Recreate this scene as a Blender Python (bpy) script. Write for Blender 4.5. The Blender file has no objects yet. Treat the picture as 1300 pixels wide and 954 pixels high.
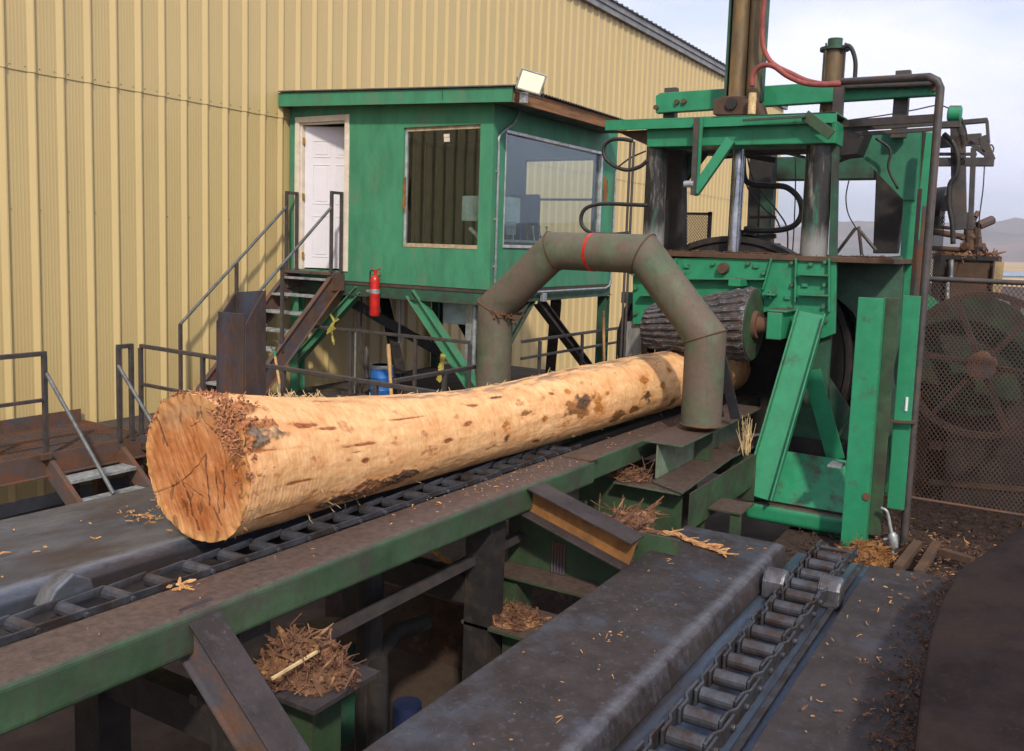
import bpy, bmesh, math, random
from mathutils import Vector, Matrix, noise
random.seed(7)
D = bpy.data
S = bpy.context.scene
COL = S.collection
V = Vector
# ------------------------------------------------------------------ camera
F = 1146.645; YAW, PIT, ROL = 0.544985, -0.106515, -0.0323552
fw = V((math.cos(PIT)*math.cos(YAW), math.cos(PIT)*math.sin(YAW), math.sin(PIT)))
_r = fw.cross(V((0, 0, 1))).normalized(); _d = fw.cross(_r)
cr, sr = math.cos(ROL), math.sin(ROL)
rt = _r*cr + _d*sr
dn = _d*cr - _r*sr
cam = D.cameras.new('camera'); camo = D.objects.new('camera', cam); COL.objects.link(camo)
M3 = Matrix((rt, -dn, -fw)).transposed()
camo.matrix_world = M3.to_4x4()
cam.sensor_width = 36; cam.sensor_fit = 'HORIZONTAL'; cam.lens = F/1300*36
cam.shift_y = -45/1300; cam.clip_start = 0.05; cam.clip_end = 20000
S.camera = camo
# ------------------------------------------------------------------ light
SUN = V((-.62, -.46, .64)).normalized()
EL = math.asin(SUN.z); AZ = math.atan2(SUN.x, SUN.y)
w = D.worlds.new('World'); S.world = w; w.use_nodes = True
nt = w.node_tree; nt.nodes.clear()
def N(nt, t, **k):
    n = nt.nodes.new(t)
    for a, b in k.items():
        if a.startswith('i_'): n.inputs[a[2:].replace('_', ' ')].default_value = b
        else: setattr(n, a, b)
    return n
out = N(nt, 'ShaderNodeOutputWorld'); bg = N(nt, 'ShaderNodeBackground'); bg.inputs[1].default_value = .135
sky = N(nt, 'ShaderNodeTexSky', sky_type='NISHITA', sun_disc=False)
sky.sun_elevation = EL; sky.sun_rotation = AZ; sky.air_density = 1.0; sky.dust_density = 2.5
tc = N(nt, 'ShaderNodeTexCoord'); mp = N(nt, 'ShaderNodeMapping'); mp.inputs['Scale'].default_value = (1, 1, 2.6)
nz = N(nt, 'ShaderNodeTexNoise'); nz.inputs['Scale'].default_value = 2.2; nz.inputs['Detail'].default_value = 5
nz.inputs['Roughness'].default_value = .52
rp = N(nt, 'ShaderNodeValToRGB'); rp.color_ramp.elements[0].position = .36; rp.color_ramp.elements[1].position = .60
rp.color_ramp.elements[0].color = (.30, .30, .30, 1); rp.color_ramp.elements[1].color = (.97, .97, .97, 1)
mx = N(nt, 'ShaderNodeMix', data_type='RGBA')
mx.inputs['B'].default_value = (7.0, 7.0, 8.3, 1)
L = nt.links.new
L(tc.outputs['Generated'], mp.inputs[0]); L(mp.outputs[0], nz.inputs['Vector']); L(nz.outputs[0], rp.inputs[0])
L(rp.outputs[0], mx.inputs['Factor']); L(sky.outputs[0], mx.inputs['A']); L(mx.outputs['Result'], bg.inputs[0]); L(bg.outputs[0], out.inputs[0])
sl = D.lights.new('sun', 'SUN'); sl.energy = 2.8; sl.angle = math.radians(3.0); sl.color = (1, .90, .74)
so = D.objects.new('sun', sl); COL.objects.link(so); so.rotation_euler = SUN.to_track_quat('Z', 'Y').to_euler()
vs = S.view_settings; vs.view_transform = 'Standard'; vs.look = 'None'; vs.exposure = .38; vs.gamma = 1; vs.use_curve_mapping = False
S.render.engine = 'CYCLES'
# ------------------------------------------------------------------ pixel of the photo -> point on a plane
def _ray(u, v): return fw + rt*((u-650)/F) + dn*((v-432)/F)
def PX(u, v, x): q = _ray(u, v); return q*(x/q.x)
def PY(u, v, y): q = _ray(u, v); return q*(y/q.y)
def PZ(u, v, z): q = _ray(u, v); return q*(z/q.z)
# ------------------------------------------------------------------ materials
def lin(c): return tuple(((x/255)/12.92 if x/255 <= .04045 else ((x/255+.055)/1.055)**2.4) for x in c)
MATS = {}
def mat(name, base, dirt=None, amt=.35, scale=3., rough=.6, metal=0., top=None, topamt=.8, bump=.15, fine=40., second=None, secamt=.4, stretch=(1, 1, 1), spec=.4, low=None, var=1., band=None, edge=None, speck=.35, spcol=None):
    """painted or bare surface: blotches of dirt, fine grain, dust lying on faces that look up"""
    m = D.materials.new(name); m.use_nodes = True; t = m.node_tree; t.nodes.clear(); l = t.links.new
    o = N(t, 'ShaderNodeOutputMaterial'); p = N(t, 'ShaderNodeBsdfPrincipled'); l(p.outputs[0], o.inputs[0])
    geo = N(t, 'ShaderNodeNewGeometry')
    mpn = N(t, 'ShaderNodeMapping'); mpn.inputs['Scale'].default_value = stretch
    l(geo.outputs['Position'], mpn.inputs[0])
    def nse(sc, det=6, ro=.6, src=None):
        n = N(t, 'ShaderNodeTexNoise'); n.inputs['Scale'].default_value = sc; n.inputs['Detail'].default_value = det; n.inputs['Roughness'].default_value = ro
        l(src or mpn.outputs[0], n.inputs['Vector']); return n.outputs[0]
    def ramp(x, a, b, v0=0, v1=1):
        r = N(t, 'ShaderNodeMapRange'); r.clamp = True
        l(x, r.inputs[0]); r.inputs[1].default_value = a; r.inputs[2].default_value = b; r.inputs[3].default_value = v0; r.inputs[4].default_value = v1
        return r.outputs[0]
    def mix(f, a, b):
        n = N(t, 'ShaderNodeMix', data_type='RGBA'); l(f, n.inputs['Factor'])
        for q, k in ((a, 'A'), (b, 'B')):
            if isinstance(q, tuple): n.inputs[k].default_value = (*q[:3], 1)
            else: l(q, n.inputs[k])
        return n.outputs['Result']
    col = tuple(base)
    b2 = tuple(min(1, x*(1+.25*var)) for x in base); b1 = tuple(x*(1-.28*var) for x in base)
    col = mix(ramp(nse(scale*1.7), .35, .65), b1, b2)
    if second: col = mix(ramp(nse(scale*.9, 8, .7), .62-secamt*.3, .70-secamt*.2), col, tuple(second))
    if dirt: 
        col = mix(ramp(nse(scale, 10, .68), .66-amt*.35, .80-amt*.3), col, tuple(dirt))
    g = nse(fine, 4, .7)
    col = mix(ramp(g, .3, .7, 0, .28*min(1, var+.1)), col, tuple(x*.35 for x in base))
    if speck:   # small sharp chips and drips of dirt, a few scratches
        sc_ = tuple(spcol or dirt or tuple(x*.4 for x in base))
        col = mix(ramp(nse(scale*9, 9, .78), .70-speck*.14, .73-speck*.14, 0, .75), col, sc_)
        mp2 = N(t, 'ShaderNodeMapping'); mp2.inputs['Scale'].default_value = (1, 1, .12); l(geo.outputs['Position'], mp2.inputs[0])
        col = mix(ramp(nse(scale*7, 6, .7, mp2.outputs[0]), .60-speck*.05, .72-speck*.05, 0, .45), col, sc_)
    if edge:
        be = N(t, 'ShaderNodeBevel'); be.samples = 4; be.inputs['Radius'].default_value = .012
        dp = N(t, 'ShaderNodeVectorMath', operation='DOT_PRODUCT'); l(be.outputs[0], dp.inputs[0]); l(geo.outputs['Normal'], dp.inputs[1])
        mk = N(t, 'ShaderNodeMath', operation='MULTIPLY'); l(ramp(dp.outputs['Value'], .985, .90), mk.inputs[0]); l(ramp(nse(scale*5, 7, .75), .42, .56), mk.inputs[1])
        col = mix(mk.outputs[0], col, tuple(edge))
    if top:
        sx = N(t, 'ShaderNodeSeparateXYZ'); l(geo.outputs['Normal'], sx.inputs[0])
        up = ramp(sx.outputs[2], .55, .9)
        mm = N(t, 'ShaderNodeMath', operation='MULTIPLY'); l(up, mm.inputs[0]); l(ramp(nse(scale*1.3, 8, .7), .62-topamt*.45, .72-topamt*.35), mm.inputs[1])
        tcol = mix(ramp(nse(fine*.6, 6, .8), .35, .65), tuple(x*.6 for x in top), tuple(x*1.35 for x in top))
        col = mix(mm.outputs[0], col, tcol)
    if band:   # wear band: (axis, centre, half width, colour, soft)
        ax, cc, hw, bc, sf_ = band
        s2 = N(t, 'ShaderNodeSeparateXYZ'); l(geo.outputs['Position'], s2.inputs[0])
        d1 = N(t, 'ShaderNodeMath', operation='SUBTRACT'); l(s2.outputs[ax], d1.inputs[0]); d1.inputs[1].default_value = cc
        d2 = N(t, 'ShaderNodeMath', operation='ABSOLUTE'); l(d1.outputs[0], d2.inputs[0])
        d3 = N(t, 'ShaderNodeMath', operation='MULTIPLY_ADD'); l(nse(scale*4, 8, .75), d3.inputs[0]); d3.inputs[1].default_value = sf_*2.4; l(d2.outputs[0], d3.inputs[2])
        col = mix(ramp(d3.outputs[0], hw+sf_*.85, hw+sf_*2.0, .9, 0), col, tuple(bc))
    l(col, p.inputs['Base Color'])
    p.inputs['Metallic'].default_value = metal
    l(ramp(nse(scale*2, 5), .3, .7, max(.05, rough-.14), min(1, rough+.14)), p.inputs['Roughness'])
    p.inputs['Specular IOR Level'].default_value = spec
    if bump:
        b = N(t, 'ShaderNodeBump'); b.inputs['Strength'].default_value = bump; b.inputs['Distance'].default_value = .01
        ad = N(t, 'ShaderNodeMath', operation='ADD'); l(g, ad.inputs[0]); l(nse(scale*4, 5, .6), ad.inputs[1]); l(ad.outputs[0], b.inputs['Height'])
        l(b.outputs[0], p.inputs['Normal'])
    MATS[name] = m; return m
RUST = (.16, .065, .03); DUST = (.078, .053, .043); GRIME = (.055, .042, .035)
M_paint = mat('bright green machine paint', (.020, .225, .108), edge=(.07, .045, .035), spcol=(.05, .075, .045), var=.4, dirt=(.05, .06, .04), amt=.20, scale=4, rough=.5, top=DUST, topamt=.9, bump=.08)
M_cabin = mat('green cabin paint', (.046, .225, .122), edge=(.22, .12, .05), speck=.3, spcol=(.10, .14, .07), var=.6, dirt=(.11, .19, .12), amt=.42, scale=3, rough=.65, bump=.06, stretch=(1, 1, .35))
M_oldgreen = mat('faded dirty green paint', edge=(.06, .04, .03), base=(.036, .072, .034), dirt=(.04, .033, .025), amt=.5, scale=3.2, rough=.6, top=DUST, topamt=1.35, bump=.15)
M_beam = mat('worn green conveyor paint', (.046, .090, .046), edge=(.11, .17, .12), dirt=(.052, .042, .036), amt=.55, scale=2.2, rough=.55, top=DUST, topamt=1.5, bump=.12)
M_pipe = mat('dusty green pipe paint', speck=.6, spcol=(.07, .045, .035), base=(.085, .105, .062), dirt=(.125, .092, .07), amt=.8, scale=3.4, rough=.7, second=(.055, .13, .06), secamt=.2, bump=.15, fine=26)
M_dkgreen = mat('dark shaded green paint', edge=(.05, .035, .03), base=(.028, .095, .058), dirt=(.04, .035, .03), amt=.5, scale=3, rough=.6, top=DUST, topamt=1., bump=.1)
M_rust = mat('rusty steel', (.10, .055, .035), dirt=RUST, amt=.55, scale=3, rough=.8, second=(.07, .07, .085), secamt=.6, bump=.3)
M_rustbrown = mat('brown rusted plate', (.085, .05, .032), dirt=(.15, .07, .035), amt=.45, scale=2.5, rough=.85, bump=.3)
M_orange = mat('orange rust', (.24, .105, .03), dirt=(.09, .05, .03), amt=.4, scale=4, rough=.85, bump=.3)
M_dark = mat('dark painted steel', (.055, .050, .050), dirt=(.09, .055, .04), amt=.45, scale=6, rough=.55, bump=.15)
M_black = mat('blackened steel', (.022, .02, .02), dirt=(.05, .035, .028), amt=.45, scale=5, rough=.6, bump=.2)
M_plate = mat('worn steel plate', (.050, .040, .040), dirt=(.032, .026, .026), amt=.55, scale=2.4, rough=.6, spec=.22, metal=.08, speck=.7, spcol=(.09, .075, .07), second=(.060, .060, .075), secamt=.3, bump=.12, fine=70)
M_cover = mat('worn cover plate', (.046, .036, .035), dirt=(.030, .023, .022), amt=.55, scale=2.4, rough=.55, spec=.25, metal=.08, speck=.8, spcol=(.085, .09, .11), second=(.055, .062, .08), secamt=.4, bump=.2, fine=70, band=(1, 1.450, .002, (.125, .13, .155), .060))
M_chain = mat('blackened chain steel', (.075, .08, .095), dirt=(.05, .032, .026), amt=.6, scale=7, rough=.45, spec=.3, metal=.4, bump=.2, fine=60)
M_trough = mat('blue rubbed trough', (.105, .14, .20), dirt=(.06, .042, .036), amt=.5, scale=3, rough=.4, metal=.5, bump=.12, fine=60, stretch=(.3, 2, 1))
M_shine = mat('rubbed bright steel', (.20, .22, .26), dirt=(.08, .065, .06), amt=.5, scale=4, rough=.38, metal=.6, bump=.15, fine=60, stretch=(.35, 1, 1))
M_blueplate = mat('blue grey rubbed steel', (.070, .080, .105), dirt=(.06, .044, .04), amt=.6, scale=2.2, rough=.45, metal=.35, second=(.11, .13, .17), secamt=.4, bump=.2, fine=60, stretch=(.5, 1, 1), band=(1, 3.69, .008, (.17, .20, .26), .05))
M_paintc = mat('clean bright green paint', (.020, .225, .108), edge=(.07, .045, .035), spcol=(.07, .05, .035), speck=.5, var=.4, dirt=(.065, .045, .035), amt=.50, scale=5, rough=.5, bump=.08)
M_galv = mat('galvanised steel', (.36, .38, .40), dirt=(.2, .2, .2), amt=.3, scale=7, rough=.45, metal=.5, bump=.05)
M_tread = mat('dusty serrated tread', (.30, .32, .33), dirt=(.16, .15, .14), amt=.5, scale=9, rough=.75, metal=.1, bump=.5, fine=60)
M_rod = mat('polished cylinder rod', (.34, .37, .42), dirt=(.2, .2, .22), amt=.2, scale=4, rough=.22, metal=.9, bump=.02)
M_bronze = mat('stained brown cylinder', (.15, .105, .055), dirt=(.05, .042, .035), amt=.5, scale=2.2, rough=.5, metal=.2, second=(.28, .17, .06), secamt=.3, stretch=(1, 1, .3), bump=.15)
M_guide = mat('oily guide post', (.03, .027, .027), band=(2, -.05, .20, (.26, .26, .25), .16), dirt=(.02, .20, .11), amt=.28, scale=5, rough=.35, metal=.2, second=(.26, .25, .23), secamt=.25, stretch=(1.6, 1.6, .3), bump=.15)
M_grayrod = mat('grey rubbed post', (.25, .25, .24), dirt=(.06, .05, .05), amt=.42, scale=5, rough=.5, metal=.2, stretch=(1.6, 1.6, .3), bump=.1)
M_hose = mat('black rubber hose', (.022, .02, .02), dirt=(.06, .05, .04), amt=.3, scale=8, rough=.55, bump=.05)
M_redhose = mat('faded red hose', (.27, .06, .05), dirt=(.10, .05, .04), amt=.35, scale=6, rough=.6, bump=.05)
M_red = mat('red extinguisher paint', (.50, .018, .014), dirt=(.3, .03, .02), amt=.25, scale=7, rough=.35, bump=.02)
M_redmark = mat('red paint ring', (.55, .02, .012), dirt=(.3, .04, .03), amt=.4, scale=12, rough=.5)
M_blue = mat('blue drum paint', (.02, .13, .42), dirt=(.03, .06, .16), amt=.35, scale=7, rough=.4, bump=.05)
M_wood = mat('weathered brown fascia board', (.26, .125, .05), dirt=(.11, .06, .035), amt=.45, scale=3, rough=.8, stretch=(.4, 4, 6), bump=.25)
M_handle = mat('turned wooden handle', (.55, .33, .14), dirt=(.35, .18, .08), amt=.3, scale=6, rough=.6, bump=.05)
M_white = mat('white door paint', speck=0, base=(.66, .64, .70), var=.1, dirt=(.55, .52, .52), amt=.0, scale=3, rough=.5, bump=.03)
M_trimw = mat('chipped cream trim', (.68, .60, .50), var=.4, dirt=(.42, .26, .14), amt=.12, scale=5, rough=.65, bump=.1)
M_alu = mat('aluminium frame', (.55, .55, .56), dirt=(.3, .28, .25), amt=.3, scale=6, rough=.4, metal=.5, bump=.03)
M_tanframe = mat('tan window sill', (.42, .34, .22), dirt=(.25, .15, .09), amt=.35, scale=8, rough=.7)
M_yellow = mat('yellow plastic tape', (.42, .35, .07), dirt=(.3, .25, .06), amt=.25, scale=20, rough=.5)
M_int = mat('brown cabin lining', (.125, .110, .095), speck=0, dirt=(.10, .08, .06), amt=.3, scale=2, rough=.8, bump=.03)
M_console = mat('pale blue grey cabinet', (.34, .42, .42), dirt=(.22, .27, .27), amt=.3, scale=4, rough=.5, bump=.02)
M_brass = mat('brass', (.55, .36, .10), rough=.35, metal=.8, bump=0)
M_roofgrey = mat('grey roof trim', (.22, .225, .235), dirt=(.16, .16, .16), amt=.3, scale=1.5, rough=.55, bump=.03)
M_roofdark = mat('dark corrugated roof sheet', (.10, .095, .085), dirt=(.07, .055, .045), amt=.4, scale=3, rough=.6, metal=.2, bump=.1)
M_siding = mat('tan metal siding', (.52, .395, .182), speck=0, var=.08, dirt=(.48, .37, .17), amt=.08, scale=.8, rough=.45, bump=.0, fine=9, stretch=(1, 1, .25), spec=.5)
M_ground = mat('dark yard dirt', (.06, .04, .03), dirt=(.035, .025, .02), amt=.5, scale=1.4, rough=.95, bump=.6, fine=22)
M_deck = mat('dark steel walkway', (.05, .043, .038), dirt=(.10, .06, .04), amt=.45, scale=2.5, rough=.8, bump=.3)
M_bark = mat('shredded bark', (.15, .068, .036), dirt=(.10, .05, .03), amt=.5, scale=9, rough=.9, second=(.36, .19, .085), secamt=.35, bump=.5, fine=60)
M_chip = mat('pale wood splinters', (.50, .27, .11), dirt=(.33, .14, .05), amt=.45, scale=14, rough=.8, bump=.2)
M_straw = mat('pale straw strands', (.62, .46, .24), dirt=(.42, .28, .12), amt=.3, scale=14, rough=.8)
M_barkdark = mat('dark bark litter', (.050, .028, .020), dirt=(.025, .016, .012), amt=.5, scale=7, rough=.95, second=(.19, .09, .04), secamt=.1, bump=.6, fine=50)
M_belt = mat('dark rubber sheet', (.020, .014, .014), dirt=(.032, .022, .018), amt=.5, scale=3, rough=.9, spec=.08, bump=.3, speck=.6, spcol=(.045, .03, .022))
M_amber = mat('amber paint line', (.40, .22, .03), dirt=(.2, .1, .03), amt=.3, scale=12, rough=.6)
# glass: thin pane, clear with a mirror share that grows at grazing angles
def glass():
    m = D.materials.new('window glass'); m.use_nodes = True; t = m.node_tree; t.nodes.clear(); l = t.links.new
    o = N(t, 'ShaderNodeOutputMaterial'); mxs = N(t, 'ShaderNodeMixShader'); tr = N(t, 'ShaderNodeBsdfTransparent'); gl = N(t, 'ShaderNodeBsdfGlossy')
    tr.inputs[0].default_value = (.80, .86, .84, 1); gl.inputs['Roughness'].default_value = .015; gl.inputs[0].default_value = (.9, .95, 1, 1)
    fr = N(t, 'ShaderNodeLayerWeight'); fr.inputs[0].default_value = .35
    ad = N(t, 'ShaderNodeMath', operation='MULTIPLY_ADD'); ad.inputs[1].default_value = .20; ad.inputs[2].default_value = .05
    l(fr.outputs['Fresnel'], ad.inputs[0]); l(ad.outputs[0], mxs.inputs[0]); l(tr.outputs[0], mxs.inputs[1]); l(gl.outputs[0], mxs.inputs[2]); l(mxs.outputs[0], o.inputs[0])
    return m
M_glass = glass()
def emit(name, c, s):
    m = D.materials.new(name); m.use_nodes = True; t = m.node_tree; t.nodes.clear()
    o = N(t, 'ShaderNodeOutputMaterial'); e = N(t, 'ShaderNodeEmission'); e.inputs[0].default_value = (*c, 1); e.inputs[1].default_value = s
    t.links.new(e.outputs[0], o.inputs[0]); return m
M_lamp = emit('lit lamp lens', (1, .86, .58), 1.05)
# ------------------------------------------------------------------ mesh building
class MB:
    def __init__(s): s.v = []; s.f = []; s.m = []
    def add(s, vs, fs):
        s.m.append((len(s.v), len(s.f))); n = len(s.v); s.v += [V(p) for p in vs]; s.f += [tuple(i+n for i in f) for f in fs]; return s
    def box(s, x0, x1, y0, y1, z0, z1):
        x0, x1 = sorted((x0, x1)); y0, y1 = sorted((y0, y1)); z0, z1 = sorted((z0, z1))
        return s.add([(x, y, z) for z in (z0, z1) for y in (y0, y1) for x in (x0, x1)],
                     [(0, 2, 3, 1), (4, 5, 7, 6), (0, 1, 5, 4), (2, 6, 7, 3), (0, 4, 6, 2), (1, 3, 7, 5)])
    def frame(s, p0, p1, up):
        a = (V(p1)-V(p0)).normalized(); u = V(up); u = (u-a*u.dot(a))
        if u.length < 1e-4: u = V((1, 0, 0)) - a*a.x
        u.normalize(); return a, u, a.cross(u)
    def bar(s, p0, p1, w_, h_, up=(0, 0, 1), ow=0, oh=0):
        """w across, h along up; ow/oh offset the centre line"""
        a, u, sd = s.frame(p0, p1, up); p0 = V(p0)+u*oh+sd*ow; p1 = V(p1)+u*oh+sd*ow
        vs = [p+sd*(w_/2*i)+u*(h_/2*j) for p in (p0, p1) for j in (-1, 1) for i in (-1, 1)]
        return s.add(vs, [(0, 2, 3, 1), (4, 5, 7, 6), (0, 1, 5, 4), (2, 6, 7, 3), (0, 4, 6, 2), (1, 3, 7, 5)])
    def ibeam(s, p0, p1, w_, h_, tf=.014, tw=.012, up=(0, 0, 1)):
        s.bar(p0, p1, w_, tf, up, 0, h_/2-tf/2); s.bar(p0, p1, w_, tf, up, 0, -h_/2+tf/2)
        return s.bar(p0, p1, tw, h_-2*tf-.001, up)
    def chan(s, p0, p1, w_, h_, t=.012, up=(0, 0, 1), side=1):
        """web of height h with flanges of width w pointing to side"""
        s.bar(p0, p1, t, h_, up)
        for k in (-1, 1): s.bar(p0, p1, w_, t, up, side*(w_/2+t/2), k*(h_/2-t/2))
        return s
    def tube(s, pts, r, n=12, cap=True):
        pts = [V(p) for p in pts]; R_ = r if isinstance(r, (list, tuple)) else [r]*len(pts)
        t = [((pts[min(i+1, len(pts)-1)]-pts[max(i-1, 0)]).normalized()) for i in range(len(pts))]
        u = t[0].orthogonal().normalized(); rings = []; base = len(s.v); s.m.append((base, len(s.f)))
        for i, p in enumerate(pts):
            u = (u-t[i]*u.dot(t[i])).normalized(); w_ = t[i].cross(u)
            s.v += [p+(u*math.cos(2*math.pi*k/n)+w_*math.sin(2*math.pi*k/n))*R_[i] for k in range(n)]
        for i in range(len(pts)-1):
            for k in range(n):
                a = base+i*n+k; b = base+i*n+(k+1) % n; s.f.append((a, b, b+n, a+n))
        if cap:
            s.f.append(tuple(base+k for k in range(n))[::-1]); s.f.append(tuple(base+(len(pts)-1)*n+k for k in range(n)))
        return s
    def cyl(s, p0, p1, r0, r1=None, n=24): return s.tube([p0, p1], [r0, r0 if r1 is None else r1], n)
    def prism(s, pts, ext):
        pts = [V(p) for p in pts]; n = len(pts); e = V(ext)
        nn = V((0, 0, 0))
        for i in range(n): nn += pts[i].cross(pts[(i+1) % n])
        if nn.dot(e) > 0: pts = pts[::-1]
        return s.add(pts+[p+e for p in pts], [tuple(range(n)), tuple(range(n, 2*n))[::-1]]+[(i, i+n, (i+1) % n+n, (i+1) % n)[::1] for i in range(n)])
    def each(s, name, m, parent=None, group=1, **k):
        """one object per added primitive (or per group of them)"""
        mk = s.m[::group]+[(len(s.v), len(s.f))]; o = None
        for (v0, f0), (v1, f1) in zip(mk[:-1], mk[1:]):
            q = MB(); q.v = s.v[v0:v1]; q.f = [tuple(i-v0 for i in f) for f in s.f[f0:f1]]; o = q.build(name, m, parent, **k)
        return o
    def build(s, name, m, parent=None, bevel=0., smooth=False, seg=2, auto=False):
        me = D.meshes.new(name); off = V(parent['_w']) if parent is not None else V((0, 0, 0))
        me.from_pydata([v-off for v in s.v], [], s.f); me.validate(); 
        bm = bmesh.new(); bm.from_mesh(me); bmesh.ops.recalc_face_normals(bm, faces=bm.faces); bm.to_mesh(me); bm.free()
        me.materials.append(m); o = D.objects.new(name, me); COL.objects.link(o)
        if parent is not None: o.parent = parent
        o['_w'] = list(off)
        if smooth or auto:
            for p in me.polygons: p.use_smooth = True
            if auto: me.set_sharp_from_angle(angle=math.radians(38))
        if bevel:
            b = o.modifiers.new('bevel', 'BEVEL'); b.width = bevel; b.segments = seg; b.limit_method = 'ANGLE'; b.angle_limit = math.radians(40); b.harden_normals = False
        return o
def spline(pts, n=8):
    pts = [V(p) for p in pts]; P = [pts[0]*2-pts[1]]+pts+[pts[-1]*2-pts[-2]]; o = []
    for i in range(1, len(P)-2):
        for k in range(n):
            t = k/n; a, b, c, d = P[i-1], P[i], P[i+1], P[i+2]
            o.append(.5*((2*b)+(c-a)*t+(2*a-5*b+4*c-d)*t*t+(3*b-a-3*c+d)*t**3))
    o.append(pts[-1]); return o
def tag(o, label=None, cat=None, group=None, kind=None):
    if label: o['label'] = label
    if cat: o['category'] = cat
    if group: o['group'] = group
    if kind: o['kind'] = kind
    return o
def thing(name, label, cat, loc=(0, 0, 0), group=None):
    o = D.objects.new(name, None); COL.objects.link(o); o.location = loc; o['_w'] = list(loc); o.empty_display_size = .1
    return tag(o, label, cat, group)
def fplate(mb, px, x, t):
    """polygon given in photo pixels on the plane X=x, t thick away from the camera"""
    return mb.prism([PX(u, v, x) for u, v in px], (t, 0, 0))
def vbar(mb, u, v0, v1, x, w_, d_, um=None):
    """vertical bar: column u at row v0 on the plane X=x down to row v1"""
    a = PX(u, v0, x); b = PX(u, v1, x); mb.box(x-d_/2, x+d_/2, a.y-w_/2, a.y+w_/2, b.z, a.z)
def lathe(mb, prof, c, axis='z', n=32):
    """prof = (radius, offset) pairs"""
    ax = {'x': V((1, 0, 0)), 'y': V((0, 1, 0)), 'z': V((0, 0, 1))}[axis]
    mb.tube([V(c)+ax*h for r, h in prof], [max(r, .0005) for r, h in prof], n)

Z0 = -3.2       # yard level (the eye is the origin)
# ================================================================== SETTING
g = MB(); NG = 40
g.add([(-300, -6000, Z0), (9000, -6000, Z0), (9000, 6000, Z0), (-300, 6000, Z0)], [(0, 1, 2, 3)])
tag(g.build('ground', M_ground), 'brown dirt yard reaching to the horizon', kind='structure')
M_field = mat('dry pale field', (.42, .30, .17), dirt=(.30, .24, .14), amt=.4, scale=.02, rough=1, bump=0, fine=.2)
fld = MB().add([(120, -900, Z0+.05), (1400, -900, Z0+.05), (1400, 700, Z0+.05), (120, 700, Z0+.05)], [(0, 1, 2, 3)])
tag(fld.build('field', M_field), 'pale dry field below the hills', kind='structure')
M_water = mat('blue grey pond water', (.10, .17, .24), dirt=(.14, .2, .26), amt=.3, scale=.2, rough=.25, bump=.02, fine=3)
pw = MB().prism([PZ(u, v, Z0+.3) for u, v in ((1272, 345.5), (1420, 346.5), (1420, 351.5), (1266, 350.5))], (0, 0, -.2))
tag(pw.build('water', M_water), 'narrow strip of blue water beyond the yard', kind='structure')
M_hill = mat('hazy dry hills', speck=0, base=(.20, .15, .11), dirt=(.10, .11, .09), amt=.6, scale=.006, rough=1, bump=0, fine=.05)
hm = MB(); nx, ny = 90, 24; hx0 = 1500
for j in range(ny):
    for i in range(nx):
        yy = -1300 + i*30.; xx = hx0 + j*45.
        t = j/(ny-1); rise = math.sin(min(1, t*1.15)*math.pi/2)
        n1 = noise.fractal(V((xx*.0022, yy*.0032, 3.1)), 1, 2, 5); n2 = noise.fractal(V((xx*.012, yy*.012, 1.1)), 1, 2, 4)
        hgt = rise*(64+30*n1+12*n2 + 12*math.sin(yy*.0035+1))
        hm.v.append(V((xx, yy, Z0+max(0, hgt))))
for j in range(ny-1):
    for i in range(nx-1): a = j*nx+i; hm.f.append((a, a+1, a+nx+1, a+nx))
tag(hm.build('hills', M_hill, smooth=True), 'bare rounded hills fading in the haze', kind='structure')
def dk(u, v, z): p = PZ(u, v, z); return p
# machine floor and bark litter deck on the right
fd = MB().box(6.15, 14.5, -3.5, 2.0, -2.62, -2.56)
tag(fd.build('machine_floor', M_barkdark), 'dark litter covered floor beside the debarking machine', kind='structure')

# ================================================================== METAL BUILDING
YW = 9.829; XA, XB = -9.0, 36.0; PITCH = .335; RX0 = 5.56-PITCH*44
bld = thing('warehouse', 'long tan metal sided warehouse behind the cabin', 'warehouse', (XA, YW, Z0))
def siding(z0, z1, dy, name, x0=XA, x1=XB):
    mb = MB(); prof = []
    x = x0-(x0-RX0) % PITCH
    while x < x1:
        # minor pencil ribs then one major rib standing out towards -Y
        prof += [(x-.060, 0), (x-.004, .034), (x+.012, .034), (x+.040, 0)]
        for q in (.075, .115, .155, .195, .235): prof += [(x+q, 0), (x+q+.010, .0014), (x+q+.020, .0)]
        x += PITCH
    prof = [(a, b) for a, b in prof if x0 <= a <= x1]
    n = len(prof)
    mb.v = [V((a, YW-b-dy, z)) for z in (z0, z1) for a, b in prof]
    mb.f = [(i, i+1, i+1+n, i+n) for i in range(n-1)]
    return mb.build(name, M_siding, bld)
siding(Z0+.15, 1.715, 0, 'lower_siding'); siding(1.69, 5.51, .011, 'upper_siding')
scr = MB(); x = RX0
while x < 20:
    if x > XA+.5:
        for q in (.075, .245):
            for zz in (1.74,): scr.cyl((x+q, YW-.005, zz), (x+q, YW-.018, zz), .006, n=6)
        for zz in (.2, 3.1):
            if random.random() < .5: scr.cyl((x+.06, YW-.001, zz), (x+.06, YW-.010, zz), .004, n=6)
    x += PITCH
scr.build('screws', M_dark, bld)
tr = MB().box(XA-.1, XB+.1, YW-.13, YW-.02, 5.5, 5.66); tr.box(XA-.1, XB+.1, YW-.16, YW-.12, 5.64, 5.80)
tr.build('eave_trim', M_roofgrey, bld)
rf = MB(); x = XA-.1; pr = []
while x < XB+.1: pr += [(x, 0), (x+.03, .035), (x+.07, .035), (x+.10, 0)]; x += .305
n = len(pr)
rf.v = [V((a, YW-.2+yy, 5.80+b+yy*.21)) for yy in (0, 12.) for a, b in pr] + [V((a, YW-.2, 5.78+b*.3)) for a, b in pr]
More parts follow.
